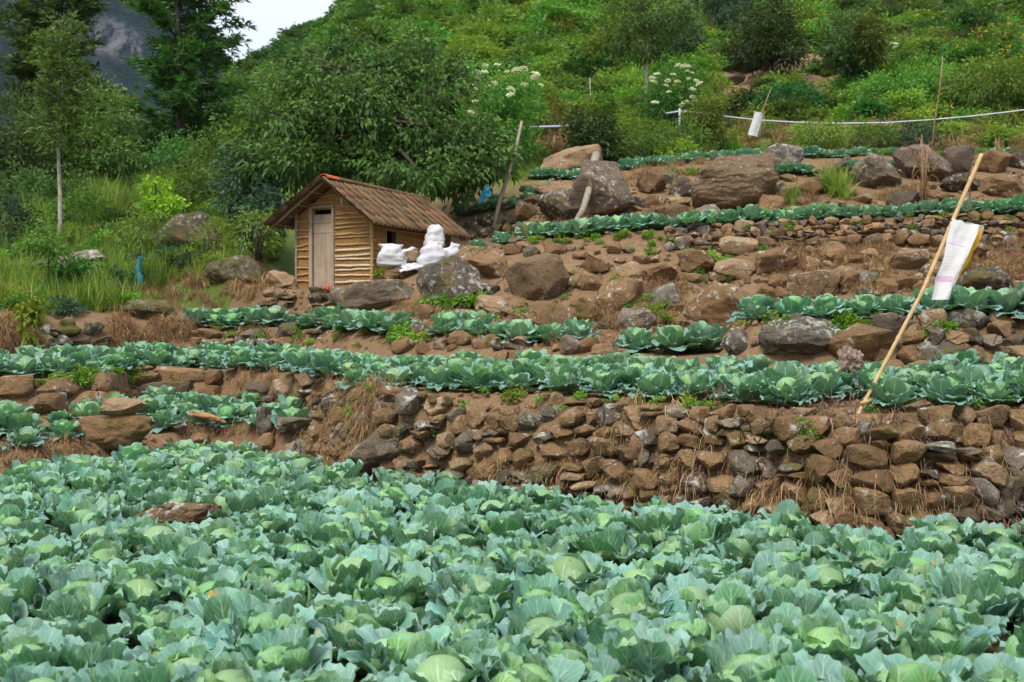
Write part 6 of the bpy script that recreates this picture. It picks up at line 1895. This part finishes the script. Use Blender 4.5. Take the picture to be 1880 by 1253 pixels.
# small green weeds in the joints and on the edges
wp = []
for i in range(3):
    g = np.random.default_rng(70 + i)
    Pp, A, t = clusters([((0, 0, .05), (.10, .10, .09))], 22, 6, .04, g, .3, -.1)
    wp.append(leaf_cloud('weed', Pp, A, .05 * g.uniform(.7, 1.3, len(Pp)), .026 * g.uniform(.7, 1.3, len(Pp)), t, M['leaf_bright'], g, .2, .8))
wp.append(tuft(75, 16, .22, .5, .014, 'grass', .8))
P, Ro, Sc, Ix = [], [], [], []
sow(90, [(900, 460, 1420, 610), (1260, 470, 1340, 520), (1150, 550, 1230, 600)], [0, 1, 2, 3], .5, 1.1, 6)
sow(60, [(660, 700, 1100, 760), (1060, 715, 1890, 760)], [0, 1, 2, 3], .3, .7, 1)
sow(90, [(40, 670, 250, 715), (400, 600, 800, 640)], [0, 1, 2], .4, 1.0, 2)
sow(45, [(1400, 575, 1890, 640), (1540, 570, 1560, 660)], [0, 1, 2], .5, 1.1, 4)
sow(22, [(1380, 770, 1500, 830), (640, 740, 900, 840)], [0, 1, 2, 3], .3, .8, 1)
sow(60, [(690, 455, 702, 512), (684, 470, 705, 515)], [0, 1, 2], 1.2, 2.0, 8)
sow(30, [(770, 560, 880, 570), (730, 595, 750, 640)], [0, 1, 2], .8, 1.5, 5)
sow(60, [(960, 430, 1240, 455), (1240, 400, 1890, 440)], [0, 1, 2], .5, .9, 8)
scatter('weeds', 'small bright green weeds sprouting between stones and along terrace edges', 'weeds', wp, P, Ro, Sc, Ix)
# pebbles and clods on the bare earth
P, Ro, Sc, Ix = [], [], [], []
sow(900, [(900, 450, 1420, 610), (1400, 450, 1890, 540), (740, 560, 1000, 640)], [0, 1, 2, 3], .03, .10, 6)
sow(700, [(660, 700, 1890, 760), (540, 690, 720, 840)], [0, 1, 2, 3], .02, .06, 1)
sow(500, [(1100, 300, 1890, 400), (960, 330, 1130, 420)], [0, 1, 2, 3], .04, .13, 9)
sow(350, [(0, 680, 560, 720), (400, 600, 800, 640), (0, 800, 330, 850), (330, 590, 620, 630)], [0, 1, 2, 3], .03, .08, 1)
sow(160, [(480, 520, 760, 580)], [0, 1, 2, 3], .03, .09, 7)
for q in range(len(Ro)): Ro[q] = (sr.uniform(0, 6.28), sr.uniform(0, 6.28), sr.uniform(0, 6.28))
pm = []
for q, mt in enumerate(('rock_brown', 'rock_tan', 'rock_brown', 'rock_grey')):
    pm.append(bm_mesh('pebble', stone_verts(800 + q, 2, 3.5, 6, .12, .62), M[mt], True, 30))
scatter('pebbles', 'small pebbles and clods of earth strewn over the banks and terrace edges', 'pebbles', pm, P, Ro, Sc, Ix)
# vine with yellowing leaves hanging over the mossy wall at the left
bv = at(58, 560, 15.6)
vn = tag(empty('vine', bv), 'climbing vine with yellow green leaves hanging over the mossy wall', 'vine')
link('leaves', crown('leaves', pxblobs(bv, [(55, 585, 14, 40, 15.5, .1), (62, 560, 16, 20, 15.6, .12)]), 40, 6, .08, .10, .075, 'leaf_lime', 77, .5, .3), vn)
bm = bmesh.new(); tube(bm, [(0, 0, .3), (.02, -.03, 0), (-.03, -.06, -.4)], .008, 5)
link('stem', bm_mesh('stem', bm, M['stick'], True), vn)
# dry cane with bleached drooping leaves in front of the round boulder
bc = hit(1692, 385)
cn = tag(empty('dry_cane', bc), 'dry cane plant with bleached drooping leaves in front of the round boulder', 'cane')
for k in range(4):
    bm = bmesh.new()
    o_ = Vector((sr.uniform(-.12, .12), sr.uniform(-.05, .05), 0))
    tube(bm, [o_, o_ + Vector((sr.uniform(-.05, .05), 0, .6)), o_ + Vector((sr.uniform(-.1, .15), 0, 1.2 + .1 * k))], [.02, .016, .008], 6)
    link('stem', bm_mesh('stem', bm, M['stick'], True), cn)
for k in range(6):
    o = link('leaf', tuft(200 + k, 7, .62, .55, .026, 'straw', 1.5), cn, loc=(sr.uniform(-.15, .2), sr.uniform(-.1, .05), .25 + .16 * k), rot=(0, 0, k))
# bare thin stems standing among the hillside scrub
def bare_tree(label, px, pyb, pyt, r, mat='bark_pale', fork=True, seed=1):
    b = hit(px, pyb); D = b.y
    g = random.Random(seed)
    root = tag(empty('dead_tree', b), label, 'bare trunk')
    top = at(px + g.uniform(-4, 4), pyt, D) - b
    trunk(root, [Vector((0, 0, -.3)), top * .5 + Vector((g.uniform(-.08, .08), 0, 0)), top], r, r * .6, mat, [(top * .8, top * 1.05 + Vector((.25, 0, .1)), r * .4)] if fork else (), 6)
bare_tree('pale cut trunk high on the green slope', 1036, 66, 38, .16, fork=False, seed=2)
bare_tree('pale forked trunk at the top right corner', 1777, 28, -12, .13, seed=3)
bare_tree('dry bleached stalk right of the white flowering bush', 1400, 262, 205, .02, 'stick', seed=5)
bare_tree('thin bare stem left of the hut roof bushes', 1080, 208, 145, .03, 'bark_pale', seed=6)

# ------------------------------------------------------------------ the air that turns the far mountain blue
hz = NT('haze')
pv = hz.n('VolumePrincipled', {'Color': (0.62, 0.76, 1.0, 1), 'Density': 0.00005, 'Anisotropy': 0.0})
hz.t.links.new(pv.outputs[0], hz.out.inputs['Volume'])
bm = bmesh.new()
box(bm, (-200, 900, 258), (5200, 2100, 660))
tag(link('haze', bm_mesh('haze', bm, hz.m)), 'thin blue air over the valley', 'haze', kind='stuff')
